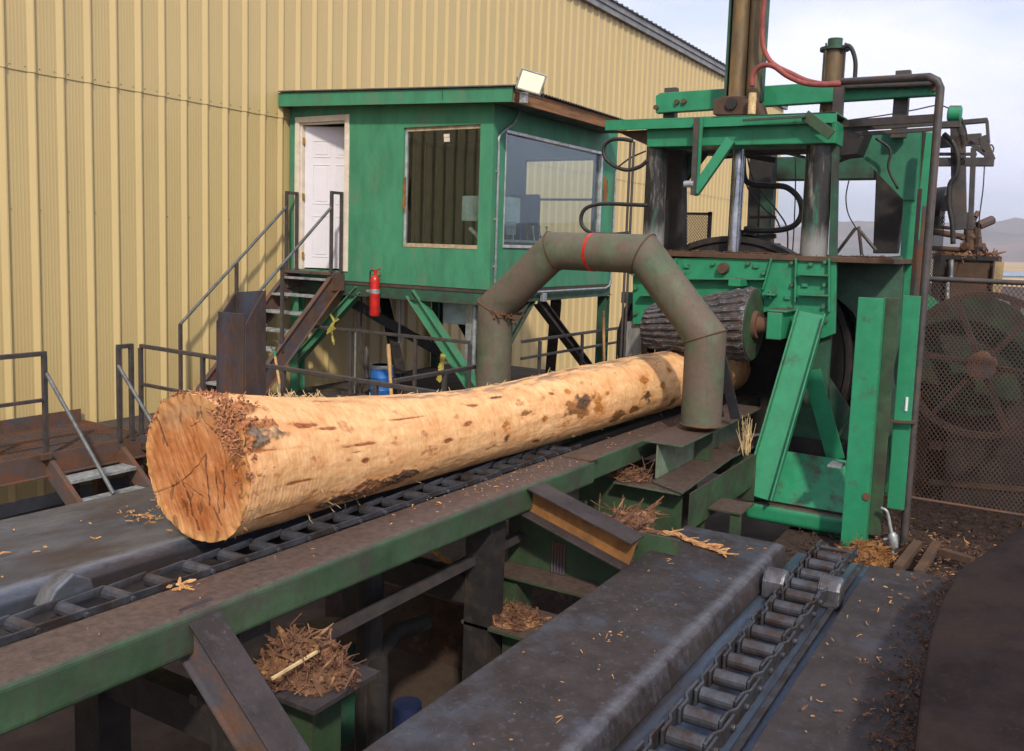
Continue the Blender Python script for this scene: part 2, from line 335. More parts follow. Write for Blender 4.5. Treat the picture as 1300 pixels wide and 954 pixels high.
rf.f = [(i, i+1, i+1+n, i+n) for i in range(n-1)]+[(i, i+1, i+1+2*n, i+2*n) for i in range(n-1)]
rf.build('roof', M_roofdark, bld)
bw = MB().box(XA, XB, YW+.05, YW+.12, Z0, 5.6); bw.prism([(XB, YW+.05, Z0), (XB, YW+23.5, Z0), (XB, YW+23.5, 5.6), (XB, YW+11.8, 8.1), (XB, YW+.05, 5.6)], (-.1, 0, 0))
bw.prism([(XA, YW+.05, Z0), (XA, YW+23.5, Z0), (XA, YW+23.5, 5.6), (XA, YW+11.8, 8.1), (XA, YW+.05, 5.6)], (.1, 0, 0))
bw.build('end_wall', M_siding, bld)
MB().box(XA, XB, YW-.03, YW+.05, Z0, Z0+.15).build('base_kerb', M_roofgrey, bld)

# ================================================================== OPERATOR CABIN
CX, CY0, CY1, CXE = 9.72, 6.262, 9.79, 13.40; FZ = -.60
cab = thing('operator_cabin', 'green operator cabin on stilts against the tan building', 'cabin', (CX, CY0, -2.3))
T = .09
DY0, DY1, DZ0, DZ1 = 8.66+.05, 9.60, -.47, 1.64       # door opening
WY0, WY1, WZ0, WZ1 = 6.46, 7.69, -.09, 1.49           # front window opening
wl = MB()
def zt(y): return 1.80   # wall top under the roof
wl.box(CX, CX+T, DY1, CY1, FZ, 1.86); wl.box(CX, CX+T, DY0, DY1, DZ1, 1.86); wl.box(CX, CX+T, DY0, DY1, FZ, DZ0)
wl.box(CX, CX+T, WY1, DY0, FZ, 1.86); wl.box(CX, CX+T, WY0, WY1, WZ1, 1.84); wl.box(CX, CX+T, WY0, WY1, FZ, WZ0); wl.box(CX, CX+T, CY0, WY0, FZ, 1.84)
wl.build('front_wall', M_cabin, cab)
SX0, SX1, SZ0, SZ1 = 10.02, 12.86, -.06, 1.45
sw = MB(); sw.box(CX+T+.001, SX0, CY0+.003, CY0+T, FZ, 1.84); sw.box(SX0, SX1, CY0+.003, CY0+T, SZ1, 1.84); sw.box(SX0, SX1, CY0+.003, CY0+T, FZ, SZ0); sw.box(SX1, CXE, CY0+.003, CY0+T, FZ, 1.84)
sw.build('side_wall', M_cabin, cab)
a = PX(700, 197, CXE-.05); b = PX(762, 315, CXE-.05)
RY1, RY0, RZ1, RZ0 = 7.95, 6.62, 1.42, -.35
bwl = MB(); bwl.box(CXE-T, CXE-.002, CY0+T+.001, RY0, FZ, 1.84); bwl.box(CXE-T, CXE-.002, RY1, CY1, FZ, 1.84); bwl.box(CXE-T, CXE-.002, RY0, RY1, RZ1, 1.84); bwl.box(CXE-T, CXE-.002, RY0, RY1, FZ, RZ0)
bwl.build('rear_wall', M_cabin, cab)
lin_ = MB(); lin_.box(CX+T+.01, CXE-T-.01, CY1-.06, CY1-.02, FZ+.05, 1.8)
lin_.build('inner_lining', M_int, cab); lin_ = MB()
for k in range(12): xx = CX+T+.1+k*.3; lin_.box(xx, xx+.025, CY1-.075, CY1-.055, FZ+.05, 1.8)
lin_.each('lining_batten', M_dark, cab)
MB().box(CX+.01, CXE-.01, CY0+.01, CY1, FZ-.05, FZ+.03).build('cabin_floor', M_deck, cab)
MB().box(CX+T+.005, CXE-T-.005, CY0+T+.005, CY1-.08, 1.72, 1.76).build('ceiling', M_int, cab)
# roof: fascia boards and a corrugated sheet
fz_l, fz_r = 2.075, 1.925   # top of the front fascia at the wall / at the free corner
def zf(y): return fz_r+(fz_l-fz_r)*(y-5.99)/(10.16-5.99)
XF = 9.50
# keep the fascia where the photo shows it: unprojected on its own plane
fz = lambda u, v: PX(u, v, XF)
A, B, C_, D_ = fz(346, 118.6), fz(651, 110.6), fz(649, 129.5), fz(347, 136)
A.y = D_.y = min(A.y, 9.80)
ro = MB().prism([A, B, C_, D_], (.035, 0, 0)); ro.build('front_fascia', M_cabin, cab, bevel=.004)
MB().box(XF-.004, XF+.036, fz(562, 112).y-.002, fz(562, 112).y+.002, fz(562, 127).z, fz(562, 112.6).z).build('fascia_joint', M_black, cab)
YF = B.y
zc0, zc1 = B.z, B.z+.03
XE2 = PY(784, 150, YF).x+.35
MB().prism([(XF+.04, YF, B.z-.01), (XE2, YF, B.z-.01+.02), (XE2, YF, C_.z+.02), (XF+.04, YF, C_.z)], (0, .03, 0)).build('side_fascia', M_wood, cab, bevel=.004)
cs = MB(); x = XF-.03; pr = []
while x < XE2+.05: pr += [(x, 0), (x+.018, .016), (x+.038, .016), (x+.056, 0)]; x += .075
n = len(pr)
sl_ = (A.z-B.z)/(A.y-B.y)
cs.v = [V((a_, YF-.05+yy, B.z+.012+b_+sl_*(yy-.05)+dz)) for dz in (0, -.006) for yy in (0, A.y-B.y+.03) for a_, b_ in pr]
for q in (0, 2*n): cs.f += [(q+i, q+i+1, q+i+1+n, q+i+n) for i in range(n-1)]
cs.f += [(i, i+1, i+1+2*n, i+2*n) for i in range(n-1)]
cs.build('roof_sheet', M_roofdark, cab)
MB().prism([(XF+.04, YF+.035, C_.z+.02), (XF+.04, 9.8, D_.z+.02), (XF+.04, 9.8, A.z-.02), (XF+.04, YF+.035, B.z-.02)], (XE2-XF-.05, 0, 0)).build('soffit', M_roofdark, cab)
# door set
df = MB(); fo = .02
for y0, y1, z0, z1 in ((DY1-.01, DY1+.07, DZ0, DZ1+.07), (DY0-.07, DY0+.01, DZ0, DZ1+.07), (DY0+.01, DY1-.01, DZ1-.01, DZ1+.07)): df.box(CX-fo, CX+.02, y0, y1, z0, z1)
df.box(CX+.02, CX+T+.02, DY1-.035, DY1-.005, DZ0, DZ1); df.box(CX+.02, CX+T+.02, DY0+.005, DY0+.03, DZ0, DZ1); df.box(CX+.02, CX+T+.02, DY0+.03, DY1-.035, DZ1-.035, DZ1-.012)
dfr = df.build('door_frame', M_trimw, cab, bevel=.004)
# door leaf, hinged on the left, standing a little open inwards
dang = math.radians(24); h0 = V((CX+.075, DY1-.045, 0)); dv = V((math.sin(dang), -math.cos(dang), 0)); nv = V((-math.cos(dang), -math.sin(dang), 0))
dl = MB(); DW = .84
def dbox(mb, s0, s1, z0, z1, t0, t1):
    mb.prism([h0+dv*s0+nv*t0+V((0, 0, z0)), h0+dv*s1+nv*t0+V((0, 0, z0)), h0+dv*s1+nv*t0+V((0, 0, z1)), h0+dv*s0+nv*t0+V((0, 0, z1))], nv*(t1-t0))
dbox(dl, 0, DW, DZ0+.02, DZ1-.05, -.035, 0)
for s0, s1 in ((.12, .38), (.46, .72)):
    for z0, z1 in ((DZ0+.18, DZ0+.78), (DZ0+.95, DZ0+1.52), (DZ0+1.62, DZ0+1.86)):
        for q in ((s0, s1, z0, z0+.012), (s0, s1, z1-.012, z1), (s0, s0+.012, z0+.012, z1-.012), (s1-.012, s1, z0+.012, z1-.012)): dbox(dl, *q, 0, .007)
        dbox(dl, s0+.04, s1-.04, z0+.04, z1-.04, 0, .006)
dob = dl.build('door', M_white, cab, bevel=.002)
hg = MB()
for z in (DZ0+.2, DZ0+1.05, DZ0+1.85): hg.cyl((CX+.055, DY1-.038, z-.05), (CX+.055, DY1-.038, z+.05), .012, n=10); hg.box(CX+.03, CX+.05, DY1-.07, DY1-.037, z-.045, z+.045)
hg.each('hinge', M_brass, dob, group=2)
kn = MB(); kp = h0+dv*(DW-.07)+V((0, 0, DZ0+.98)); kn.tube([kp, kp+nv*.03, kp+nv*.045, kp+nv*.07], [.012, .012, .03, .022], 16); kn.build('knob', M_brass, dob, smooth=True)
# front window
wf = MB(); wf.box(CX+.035, CX+.075, WY1-.035, WY1, WZ0, WZ1); wf.build('window_frame', M_alu, cab, bevel=.003)
w2 = MB(); w2.box(CX+.03, CX+.07, WY0, WY1-.036, WZ1-.05, WZ1); w2.box(CX-.006, CX+.07, WY0, WY1-.036, WZ0, WZ0+.05); w2.build('window_sill', M_tanframe, cab, bevel=.003)
wg = MB().box(CX+.05, CX+.056, WY0+.001, WY1-.036, WZ0+.05, WZ1-.05).build('window_pane', M_glass, cab)
# side window
sf = MB(); sf.box(SX0, SX1, CY0-.015, CY0+.05, SZ1-.04, SZ1); sf.box(SX0, SX1, CY0-.015, CY0+.05, SZ0, SZ0+.04); sf.box(SX1-.05, SX1, CY0-.015, CY0+.05, SZ0+.041, SZ1-.041); sf.box(SX0, SX0+.02, CY0-.005, CY0+.05, SZ0+.041, SZ1-.041)
sf.build('window_frame', M_alu, cab, bevel=.003)
MB().box(SX0+.02, SX1-.05, CY0+.03, CY0+.036, SZ0+.04, SZ1-.04).build('window_pane', M_glass, cab)
rwf = MB()
for z in (RZ1-.02, .75, .12, RZ0+.25): rwf.box(CXE-.07, CXE-.03, RY0, RY1, z-.018, z+.018)
rwf.box(CXE-.07, CXE-.03, RY1-.03, RY1, RZ0, RZ1); rwf.box(CXE-.07, CXE-.03, RY0, RY0+.03, RZ0, RZ1); rwf.box(CXE-.069, CXE-.031, 7.25, 7.28, RZ0, RZ0+.23)
rwf.build('window_frame', M_dark, cab)
# papers on the glass
pp = MB(); a = PX(566, 170, CX+.018); pp.box(CX+.042, CX+.048, a.y-.04, a.y+.05, a.z-.04, a.z-.0); pp.box(CX+.042, CX+.048, a.y-.045, a.y+.045, a.z-.10, a.z-.045); pp.build('paper_note', M_trimw, cab)
# inside gear
con = thing('control_cabinet', 'pale blue grey control box inside the cabin window', 'control box', (10.25, 6.7, -.6))
MB().box(10.2, 10.75, 6.45, 7.05, .28, .62).build('housing', M_console, con, bevel=.01)
MB().box(10.38, 10.55, 6.62, 6.86, FZ+.04, .28).build('pedestal', M_console, con, bevel=.008)
MB().cyl((10.2, 6.9, .18), (10.05, 6.55, -.02), .03, n=12).build('lever', M_alu, con)
seat = thing('operator_chair', 'dark operator chair behind the side window', 'chair', (11.7, 7.1, -.6))
MB().box(11.45, 12.0, 6.85, 7.4, -.12, 0).build('seat', M_black, seat, bevel=.03)
MB().box(11.95, 12.06, 6.87, 7.38, .02, .75).build('backrest', M_black, seat, bevel=.03)
MB().cyl((11.72, 7.12, FZ+.04), (11.72, 7.12, -.12), .05).build('pedestal', M_dark, seat)
dsk = thing('operator_desk', 'dark control desk with a row of levers inside the side window', 'desk', (10.9, 6.8, -.6))
MB().box(10.65, 12.3, 6.5, 6.95, FZ+.04, .02).build('cabinet', M_black, dsk, bevel=.01)
MB().box(10.62, 12.33, 6.47, 6.98, .02, .05).build('top', M_console, dsk)
for k in range(7):
    a = V((10.8+k*.2, 6.7, .05)); MB().tube([a, a+V((.03*math.sin(k), .02, .17)), a+V((.03*math.sin(k), .02, .22))], [.009, .009, .022], 10).build('lever', (M_orange, M_alu, M_blue)[k % 3], dsk, auto=True)
MB().box(10.75, 11.15, 6.75, 6.8, .12, .42).build('gauge_panel', M_console, dsk, bevel=.01)
# floor beam
fb = MB(); fb.box(CX+.02, CX+.14, CY0+.02, CY1, FZ-.19, FZ-.055); fb.box(CX-.01, CX+.15, CY0-.01, CY1, FZ-.205, FZ-.19)
fb.box(CX+.16, CXE, CY0+.02, CY0+.12, FZ-.17, FZ-.055); fb.box(CX+.16, CXE, CY0, CY0+.14, FZ-.19, FZ-.17)
fb.box(CXE-.12, CXE, CY0+.15, CY1, FZ-.17, FZ-.055)
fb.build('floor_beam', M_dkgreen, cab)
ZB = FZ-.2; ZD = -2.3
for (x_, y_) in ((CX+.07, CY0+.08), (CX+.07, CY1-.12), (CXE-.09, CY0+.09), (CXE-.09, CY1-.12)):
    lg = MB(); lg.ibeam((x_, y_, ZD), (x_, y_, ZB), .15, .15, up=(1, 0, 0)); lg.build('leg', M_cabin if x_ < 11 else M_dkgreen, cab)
def brace(p0, p1, m_, w_=.12, h_=.12, up=(1, 0, 0)):
    MB().chan(p0, p1, w_*.7, h_, up=up, side=1).build('brace', m_, cab, bevel=.003)
p = [PX(u, v, CX+.05) for u, v in ((523, 372), (603, 494), (457, 368), (372, 462))]
MB().ibeam(p[0], p[1], .15, .15, up=(0, 1, .4)).build('brace', M_cabin, cab)
MB().ibeam(p[2], p[3], .12, .12, up=(0, 1, -.4)).build('brace', M_cabin, cab)
q = [PY(u, v, CY0+.08) for u, v in ((662, 380), (628, 440), (694, 382), (757, 480), (640, 412), (690, 480))]
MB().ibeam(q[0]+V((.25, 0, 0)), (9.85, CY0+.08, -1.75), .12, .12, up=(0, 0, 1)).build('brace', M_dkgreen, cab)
MB().ibeam((11.15, CY0+.08, ZB), (13.25, CY0+.08, -2.2), .13, .13).build('brace', M_dark, cab)
MB().ibeam((11.9, CY0+.2, ZB), (13.25, CY0+1.0, -2.2), .16, .14).build('brace', M_dark, cab)
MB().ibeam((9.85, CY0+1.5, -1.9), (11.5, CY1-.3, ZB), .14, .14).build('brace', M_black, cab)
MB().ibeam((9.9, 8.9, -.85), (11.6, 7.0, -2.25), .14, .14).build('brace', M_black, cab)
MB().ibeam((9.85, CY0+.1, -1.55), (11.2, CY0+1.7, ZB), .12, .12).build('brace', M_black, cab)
# conduit
cd = [PX(634, 168, CX-.02)]
c = V((CX+.06, CY0-.03, 0))
yc = CY0-.03
cdp = [(PY(u, v, yc)) for u, v in ((652, 152), (645, 163), (637, 172), (634, 190), (627, 305), (626, 364), (632, 372))]
cdn = MB(); xx = CX+.09
pts = [PY(u, v, yc) for u, v in ((661, 130), (659, 143), (652, 157), (642, 165))] + [V((xx, yc, 1.33)), V((xx, yc, 1.2))]
cdn.tube(spline(pts, 6), .014, 8); cdn.tube([(xx, yc, 1.2), (xx, yc, -.50), (xx+.05, yc, -.62), (xx+.1, yc, -.66)], .015, 8)
cdn.tube([(xx+.1, yc, -.66), (13.1, yc, -.66), (13.25, yc, -.62), (13.3, yc, -.5), (13.3, yc, 1.2)], .016, 8)
for z in (.9, .3, -.3): cdn.box(xx-.022, xx+.022, yc-.01, yc+.03, z-.012, z+.012)
cdn.build('conduit', M_galv, cab, auto=True)
jb = MB(); p = PY(690, 378, yc); jb.box(p.x-.05, p.x+.05, yc-.03, yc+.03, -.80, -.68); jb.build('junction_box', M_galv, cab, bevel=.006)
mb = MB().box(10.1, 10.5, 6.6, 7.25, -1.12, -.83); mb.build('meter_box', M_console, cab, bevel=.01)
MB().tube([(CX+.22, CY0+.35, ZB), (CX+.22, CY0+.35, -1.9)], .035, 10).build('drain_pipe', M_galv, cab)
og = MB()
# flaked paint patches beside the window (bare orange primer, raised film)
a = PX(515, 255, CX); og.prism([a+V((-.003, dy, dz)) for dy, dz in ((.0, .32), (.03, .30), (.05, .18), (.045, .05), (.06, -.05), (.03, -.12), (.0, -.15))], (.002, 0, 0))
a = PY(768, 238, CY0); og.prism([a+V((dx, 0, dz)) for dx, dz in ((-.05, .18), (.1, .1), (.12, -.15), (0, -.3), (-.08, -.1))], (0, .002, 0))
og.v = [v_+V((0, -.002, 0)) for v_ in og.v]
og.build('bare_patch', M_orange, cab)

# flood lamp
lp = thing('flood_lamp', 'lit square floodlight on the cabin roof corner', 'lamp', (9.5, 6.0, 2.1))
lc = PX(674, 104, 9.55); fx = V((-.60, -.62, -.35)).normalized(); ux = V((0, 0, 1)); sx_ = fx.cross(ux).normalized(); ux = sx_.cross(fx); _c, _s = math.cos(.20), math.sin(.20); sx_, ux = sx_*_c+ux*_s, ux*_c-sx_*_s
def lbox(mb, w0, w1, h_, d0, d1):
    vs = []
    for d, w_ in ((d0, w0), (d1, w1)):
        for j in (-1, 1):
            for i in (-1, 1): vs.append(lc+fx*d+sx_*(i*w_)+ux*(j*h_*(w_/w0)))
    mb.add(vs, [(0, 2, 3, 1), (4, 5, 7, 6), (0, 1, 5, 4), (2, 6, 7, 3), (0, 4, 6, 2), (1, 3, 7, 5)])
hb = MB(); lbox(hb, .155, .06, .11, 0, -.13)
for i in (-1, 1): hb.bar(lc+fx*.01+sx_*(i*.155)-ux*.115, lc+fx*.01+sx_*(i*.155)+ux*.115, .018, .03, up=fx); hb.bar(lc+fx*.01+ux*(i*.115)-sx_*.164, lc+fx*.01+ux*(i*.115)+sx_*.164, .018, .03, up=fx)
hb.build('housing', M_alu, lp, bevel=.004)
lz = MB(); lbox(lz, .142, .142, .102, .002, .010); lz.build('lens', M_lamp, lp)
bk = MB(); 
for i in (-1, 1): bk.bar(lc+sx_*(i*.17)-fx*.03, lc+sx_*(i*.17)-fx*.03-V((0, 0, .17)), .006, .03, up=fx)
bk.bar(lc-sx_*.17-fx*.03-V((0, 0, .17)), lc+sx_*.17-fx*.03-V((0, 0, .17)), .03, .006, up=(0, 0, 1)); bk.build('bracket', M_dark, lp)
jb = MB(); a = PX(665, 124, 9.62); jb.box(a.x-.04, a.x+.04, a.y-.04, a.y+.04, a.z-.07, a.z+.06); jb.build('junction_box', M_alu, lp, bevel=.006)
# a real lamp for the bulb
ll = D.lights.new('bulb', 'AREA'); ll.energy = 6; ll.size = .2; ll.color = (1, .8, .5); lo = D.objects.new('bulb', ll); COL.objects.link(lo); lo.location = lc+fx*.04-V(lp['_w']); lo.rotation_euler = (-fx).to_track_quat('Z', 'Y').to_euler(); lo.parent = lp

# fire extinguisher
ex = thing('fire_extinguisher', 'red fire extinguisher hanging under the cabin floor', 'extinguisher', tuple(PX(475, 403, 9.62)))
a = PX(475.5, 402, 9.62); b = PX(475.5, 349, 9.62); r_ = .068; H = b.z-a.z
eb = MB(); lathe(eb, [(.04, 0), (r_-.005, .01), (r_, .03), (r_, H-.09), (r_*.9, H-.05), (r_*.55, H-.015), (.02, H), (.018, H+.03)], (a.x, a.y, a.z), n=28); eb.build('body', M_red, ex, auto=True)
vb = MB(); vb.cyl((a.x, a.y, b.z+.02), (a.x, a.y, b.z+.07), .018); vb.bar((a.x, a.y, b.z+.05), (a.x, a.y-.09, b.z+.09), .02, .012); vb.bar((a.x, a.y, b.z+.045), (a.x, a.y-.08, b.z+.03), .02, .012); vb.build('valve_handle', M_red, ex)
MB().tube(spline([(a.x, a.y+.01, b.z+.05), (a.x-.01, a.y+.07, b.z+.05), (a.x, a.y+.09, b.z-.02), (a.x, a.y+.078, b.z-.2)], 6), .01, 8).build('hose', M_hose, ex, smooth=True)
zb = PX(475, 370, 9.62).z; st = MB(); lathe(st, [(r_+.004, -.03), (r_+.004, .03)], (a.x, a.y, zb), n=28); st.box(a.x-.02, a.x+.02, a.y+r_, a.y+.14, zb-.015, zb+.015); st.build('strap', M_galv, ex, auto=True)

# ================================================================== WALKWAY, STAIRS, RAILS
wk = thing('steel_walkway', 'dark steel walkway deck below the cabin', 'walkway', (6.3, 5.2, -2.35))
MB().box(6.2, 14.5, 5.15, 9.78, -2.37, -2.30).build('deck', M_deck, wk)
db = MB()
for y in (5.2, 7.4, 9.6): db.ibeam((6.2, y, -2.47), (14.5, y, -2.47), .12, .2)
db.each('joist', M_rust, wk, group=3)
lgm = MB()
for y in (5.3, 9.5):
    for x in (6.4, 9.5, 13.8): lgm.box(x-.06, x+.06, y-.06, y+.06, Z0, -2.58)
lgm.each('post', M_rust, wk)

def rail(name, label, pts, posts, zb_, mid=None, r=.021, m_=None, group='dark tube railings along the walkway'):
    t = thing(name, label, 'railing', (pts[0][0], pts[0][1], zb_), group)
    m_ = m_ or M_dark
    mb = MB()
    for i in range(len(pts)-1): mb.bar(pts[i], pts[i+1], r*2, r*2)
    mb.build('top_rail', m_, t, bevel=.006)
    if mid:
        mb = MB(); 
        for i in range(len(pts)-1): mb.bar(V(pts[i])-V((0, 0, mid)), V(pts[i+1])-V((0, 0, mid)), r*1.7, r*1.7)
        mb.build('mid_rail', m_, t, bevel=.005)
    for (x, y, z) in posts: MB().box(x-r, x+r, y-r, y+r, zb_, z-r).build('post', m_, t, bevel=.005)
    return t
rail('railing', 'railing from the left platform to behind the log', [(6.24, 8.50, -1.235), (6.24, 4.5, -1.30)], [(6.24, 8.50, -1.235), (6.24, 7.5, -1.25), (6.24, 6.35, -1.27), (6.24, 5.2, -1.29)], -2.3, mid=.42)
rail('railing', 'railing running towards the machine behind the hoop pipe', [(6.5, 5.2, -1.30), (8.35, 5.2, -1.30)], [(7.3, 5.2, -1.3), (8.3, 5.2, -1.3)], -2.3)
rail('railing', 'railing crossing in front of the cabin stilts', [(9.3, 8.95, -1.24), (9.3, 6.25, -1.245)], [(9.3, 8.2, -1.24), (9.3, 7.1, -1.24), (9.3, 6.25, -1.24)], -2.3)
rail('railing', 'double railing under the right end of the cabin', [(10.4, 6.15, -1.31), (13.6, 6.15, -1.32)], [(10.9, 6.15, -1.32), (12.2, 6.15, -1.32), (13.5, 6.15, -1.32)], -2.3, mid=.23)
rail('railing', 'short railing seen right of the cabin stilts', [(13.8, 6.15, -1.42), (13.8, 4.7, -1.42)], [(13.8, 5.4, -1.42)], -2.3)

# stairs up to the cabin door
stc = thing('cabin_stairs', 'steep rusty stairs with galvanised treads up to the cabin door', 'staircase', (7.3, 9.1, -2.3))
SR, SL = 8.72, 9.58
top = V((9.58, 0, -.47)); bot = V((7.72, 0, -2.3)); dvs = (top-bot).normalized(); nrm = V((dvs.z, 0, -dvs.x))
for y, sd in ((SR, 1), (SL, -1)):
    mb = MB(); 
    p0 = V((bot.x, y, bot.z)); p1 = V((top.x, y, top.z-.02))
    mb.bar(p0+V((0, 0, -.06)), p1+V((0, 0, -.10)), .012, .26, up=-nrm)
    mb.bar(p0+V((0, 0, -.06)), p1+V((0, 0, -.10)), .07, .014, up=-nrm, oh=.125, ow=0); mb.bar(p0+V((0, 0, -.06)), p1+V((0, 0, -.10)), .07, .014, up=-nrm, oh=-.125)
    mb.box(9.46, CX-.01, y-.03, y+.03, -.74, -.50)
    mb.build('stringer', M_rust, stc, bevel=.003)
for k in range(8):
    f = (k+.55)/8; p = bot.lerp(top, f); z = p.z
    MB().box(p.x-.11, p.x+.12, SR+.04, SL-.04, z-.03, z).build('tread', M_tread, stc, bevel=.003)
MB().box(9.42, CX-.03, SR-.02, SL+.03, -.52, -.485).build('landing', M_rust, stc)
hr = MB(); R2 = .02
for y in (SR, SL):
    hi = V((9.46, y, .42)); lo_ = V((7.62, y, -1.16))
    hr.tube([lo_+(V((0, 0, 0))), hi], R2, 10)
M_hrail = mat('grey painted rail', (.13, .14, .145), dirt=(.08, .07, .065), amt=.3, scale=7, rough=.45, metal=.3); hr.each('handrail', M_hrail, stc, auto=True)
for y in (SR, SL):
    MB().box(9.44, 9.48, y-R2, y+R2, -.5, .60).build('post', M_dark, stc, bevel=.004)
    MB().box(9.64, 9.68, y-R2, y+R2, -.5, .60).build('post', M_dark, stc, bevel=.004)
    MB().box(9.44, 9.68, y-R2, y+R2, .60, .64).build('top_rail', M_dark, stc, bevel=.004)
    for f in (.0, .5): MB().box(7.60+f*1.84, 7.64+f*1.84, y-R2, y+R2, -2.25+f*1.45, -1.16+f*1.58).build('post', M_dark, stc, bevel=.004)

# left grated platform with its short stair
pl = thing('side_platform', 'rusty grated landing at the left against the tan wall', 'platform', (5.2, 8.5, -2.25))
PLZ = -2.25; PYF, PYB = 8.47, 9.76; PX0, PX1 = 2.9, 6.35
gr = MB(); 
x = PX0
while x < PX1: gr.box(x, x+.006, PYF+.02, PYB, PLZ-.03, PLZ); x += .035
y = PYF+.05
while y < PYB: gr.box(PX0, PX1, y, y+.008, PLZ-.012, PLZ-.003); y += .10
gr.build('grating', M_rust, pl)
fr_ = MB(); fr_.box(PX0, PX1, PYF-.012, PYF, PLZ-.20, PLZ+.03); fr_.box(PX0, PX1, PYF-.06, PYF-.012, PLZ-.20, PLZ-.185); fr_.box(PX0, PX1, PYB, PYB+.012, PLZ-.1, PLZ+.15)
fr_.box(5.08, 5.12, PYF, PYB, PLZ-.2, PLZ-.035); fr_.box(PX1, PX1+.012, PYF, PYB, PLZ-.2, PLZ+.02); fr_.box(5.05, 5.15, PYF-.07, PYF-.013, PLZ-.02, PLZ+.04)
fr_.build('frame', M_rust, pl, bevel=.003)
for (x, y) in ((5.13, PYF), (5.95, PYF), (6.10, PYF), (4.3, PYF)):
    MB().box(x-.022, x+.022, y-.022, y+.022, PLZ, -1.23).build('post', M_dark, pl, bevel=.004)
rr = MB(); rr.bar((3.0, PYF, -1.22), (5.15, PYF, -1.22), .045, .045); rr.bar((5.93, PYF, -1.22), (6.12, PYF, -1.22), .045, .045); rr.build('top_rail', M_dark, pl, bevel=.004)
rr = MB(); rr.bar((3.0, PYF, -1.68), (5.11, PYF, -1.68), .035, .035); rr.build('mid_rail', M_dark, pl, bevel=.004)
for x in (5.14, 5.93):
    p0 = V((x, PYF-.02, -1.42)); p1 = V((x, PYF-1.05, -2.45)); MB().tube([p0, p1], .02, 10).build('handrail', M_hrail, pl, auto=True)
    MB().bar((x, PYF-.03, PLZ-.1), (x, PYF-1.1, -3.15), .05, .18, up=(0, 0, 1)).build('stringer', M_rust, pl, bevel=.003)
for k in range(4):
    z = PLZ-.2-k*.2; y = PYF-.12-k*.22; MB().box(5.17, 5.90, y-.23, y, z-.035, z).build('tread', M_tread, pl, bevel=.003)
sup = MB(); 
for x in (3.2, 6.2): sup.box(x-.05, x+.05, PYB-.1, PYB, Z0, PLZ-.2); sup.box(x-.05, x+.05, PYF+.02, PYF+.12, Z0, PLZ-.2)
sup.each('support_post', M_rust, pl)

# rusty steel column standing behind the log
rc = thing('rusty_column', 'short rusty steel column with a slanted top behind the log', 'column', (5.2, 5.7, Z0))
a = PX(300, 371, 5.2); b = PX(336, 369, 5.2)
mb = MB(); mb.prism([(5.2, a.y, a.z), (5.2, b.y, b.z), (5.2, b.y, Z0), (5.2, a.y, Z0)], (.016, 0, 0))
_q = PY(276, 408, a.y); xw = _q.x; zt_ = _q.z
mb.prism([(5.199, a.y, a.z), (xw, a.y, zt_), (xw, a.y, Z0), (5.199, a.y, Z0)], (0, .016, 0))
mb.prism([(5.199, b.y+.016, b.z), (xw, b.y+.016, zt_), (xw, b.y+.016, Z0), (5.199, b.y+.016, Z0)], (0, -.016, 0))
mb.box(5.0, 5.015, b.y+.02, a.y-.01, Z0, zt_+.08)
mb.build('plates', mat('blue grey mill scale steel', (.055, .038, .034), dirt=(.14, .055, .025), amt=.5, scale=2.6, rough=.65, spec=.25, second=(.050, .058, .085), secamt=.45, bump=.2, stretch=(1, 1, .5)), rc, bevel=.002)

# ================================================================== PIPE HOOP
HX = 7.40
hp = thing('pipe_hoop', 'fat dusty green pipe arch straddling the log', 'pipe arch', (HX, 3.6, -1.52))
yR = (2.385+2.735)/2; yL = (4.48+4.888)/2; rP = .172
zcr, zcl = -.78, -.62
P5 = [V((HX, yR, -1.50)), V((HX, yR, -.735)), V((HX, 3.16, -.055)), V((HX, 4.06, -.055)), V((HX, yL, -.62)), V((HX, yL, -1.55))]
# mitred joints: cut each straight run at the bisecting plane
hm_ = MB(); nseg = 40
def mitre(P, r, n):
    rings = []
    for i, p in enumerate(P):
        if i == 0: nrm_ = (P[1]-P[0]).normalized()
        elif i == len(P)-1: nrm_ = (P[-1]-P[-2]).normalized()
        else: nrm_ = ((P[i+1]-p).normalized()+(p-P[i-1]).normalized()).normalized()
        seg_ = (P[min(i+1, len(P)-1)]-p).normalized() if i == 0 else (p-P[i-1]).normalized()
        u = V((1, 0, 0)); w_ = seg_.cross(u); ring = []
        for k in range(n):
            a_ = 2*math.pi*k/n; q_ = u*math.cos(a_)*r+w_*math.sin(a_)*r
            q_ = q_ - seg_*(q_.dot(nrm_)/seg_.dot(nrm_)); ring.append(p+q_)
        rings.append(ring)
    return rings
rings = mitre(P5, rP, nseg)
full = []
for i in range(len(rings)-1):
    m_ = 10
    for k in range(m_+(1 if i == len(rings)-2 else 0)):
        t = k/m_; full.append([a_.lerp(b_, t) for a_, b_ in zip(rings[i], rings[i+1])])
hm_.v = [p for r in full for p in r]
for i in range(len(full)-1):
    for k in range(nseg): a_ = i*nseg+k; b_ = i*nseg+(k+1) % nseg; hm_.f.append((a_, b_, b_+nseg, a_+nseg))
hm_.f.append(tuple(range(nseg))); hm_.f.append(tuple(len(hm_.v)-nseg+k for k in range(nseg)))
o = hm_.build('pipe', M_pipe, hp, auto=True)
for i in (1, 2, 3, 4):
    wb = MB(); n_ = nseg; c_ = P5[i]; ring = [c_+(p-c_)*1.012 for p in rings[i]]; wb.tube(ring+[ring[0]], .007, 6, cap=False); wb.build('weld', M_rustbrown, hp, smooth=True)
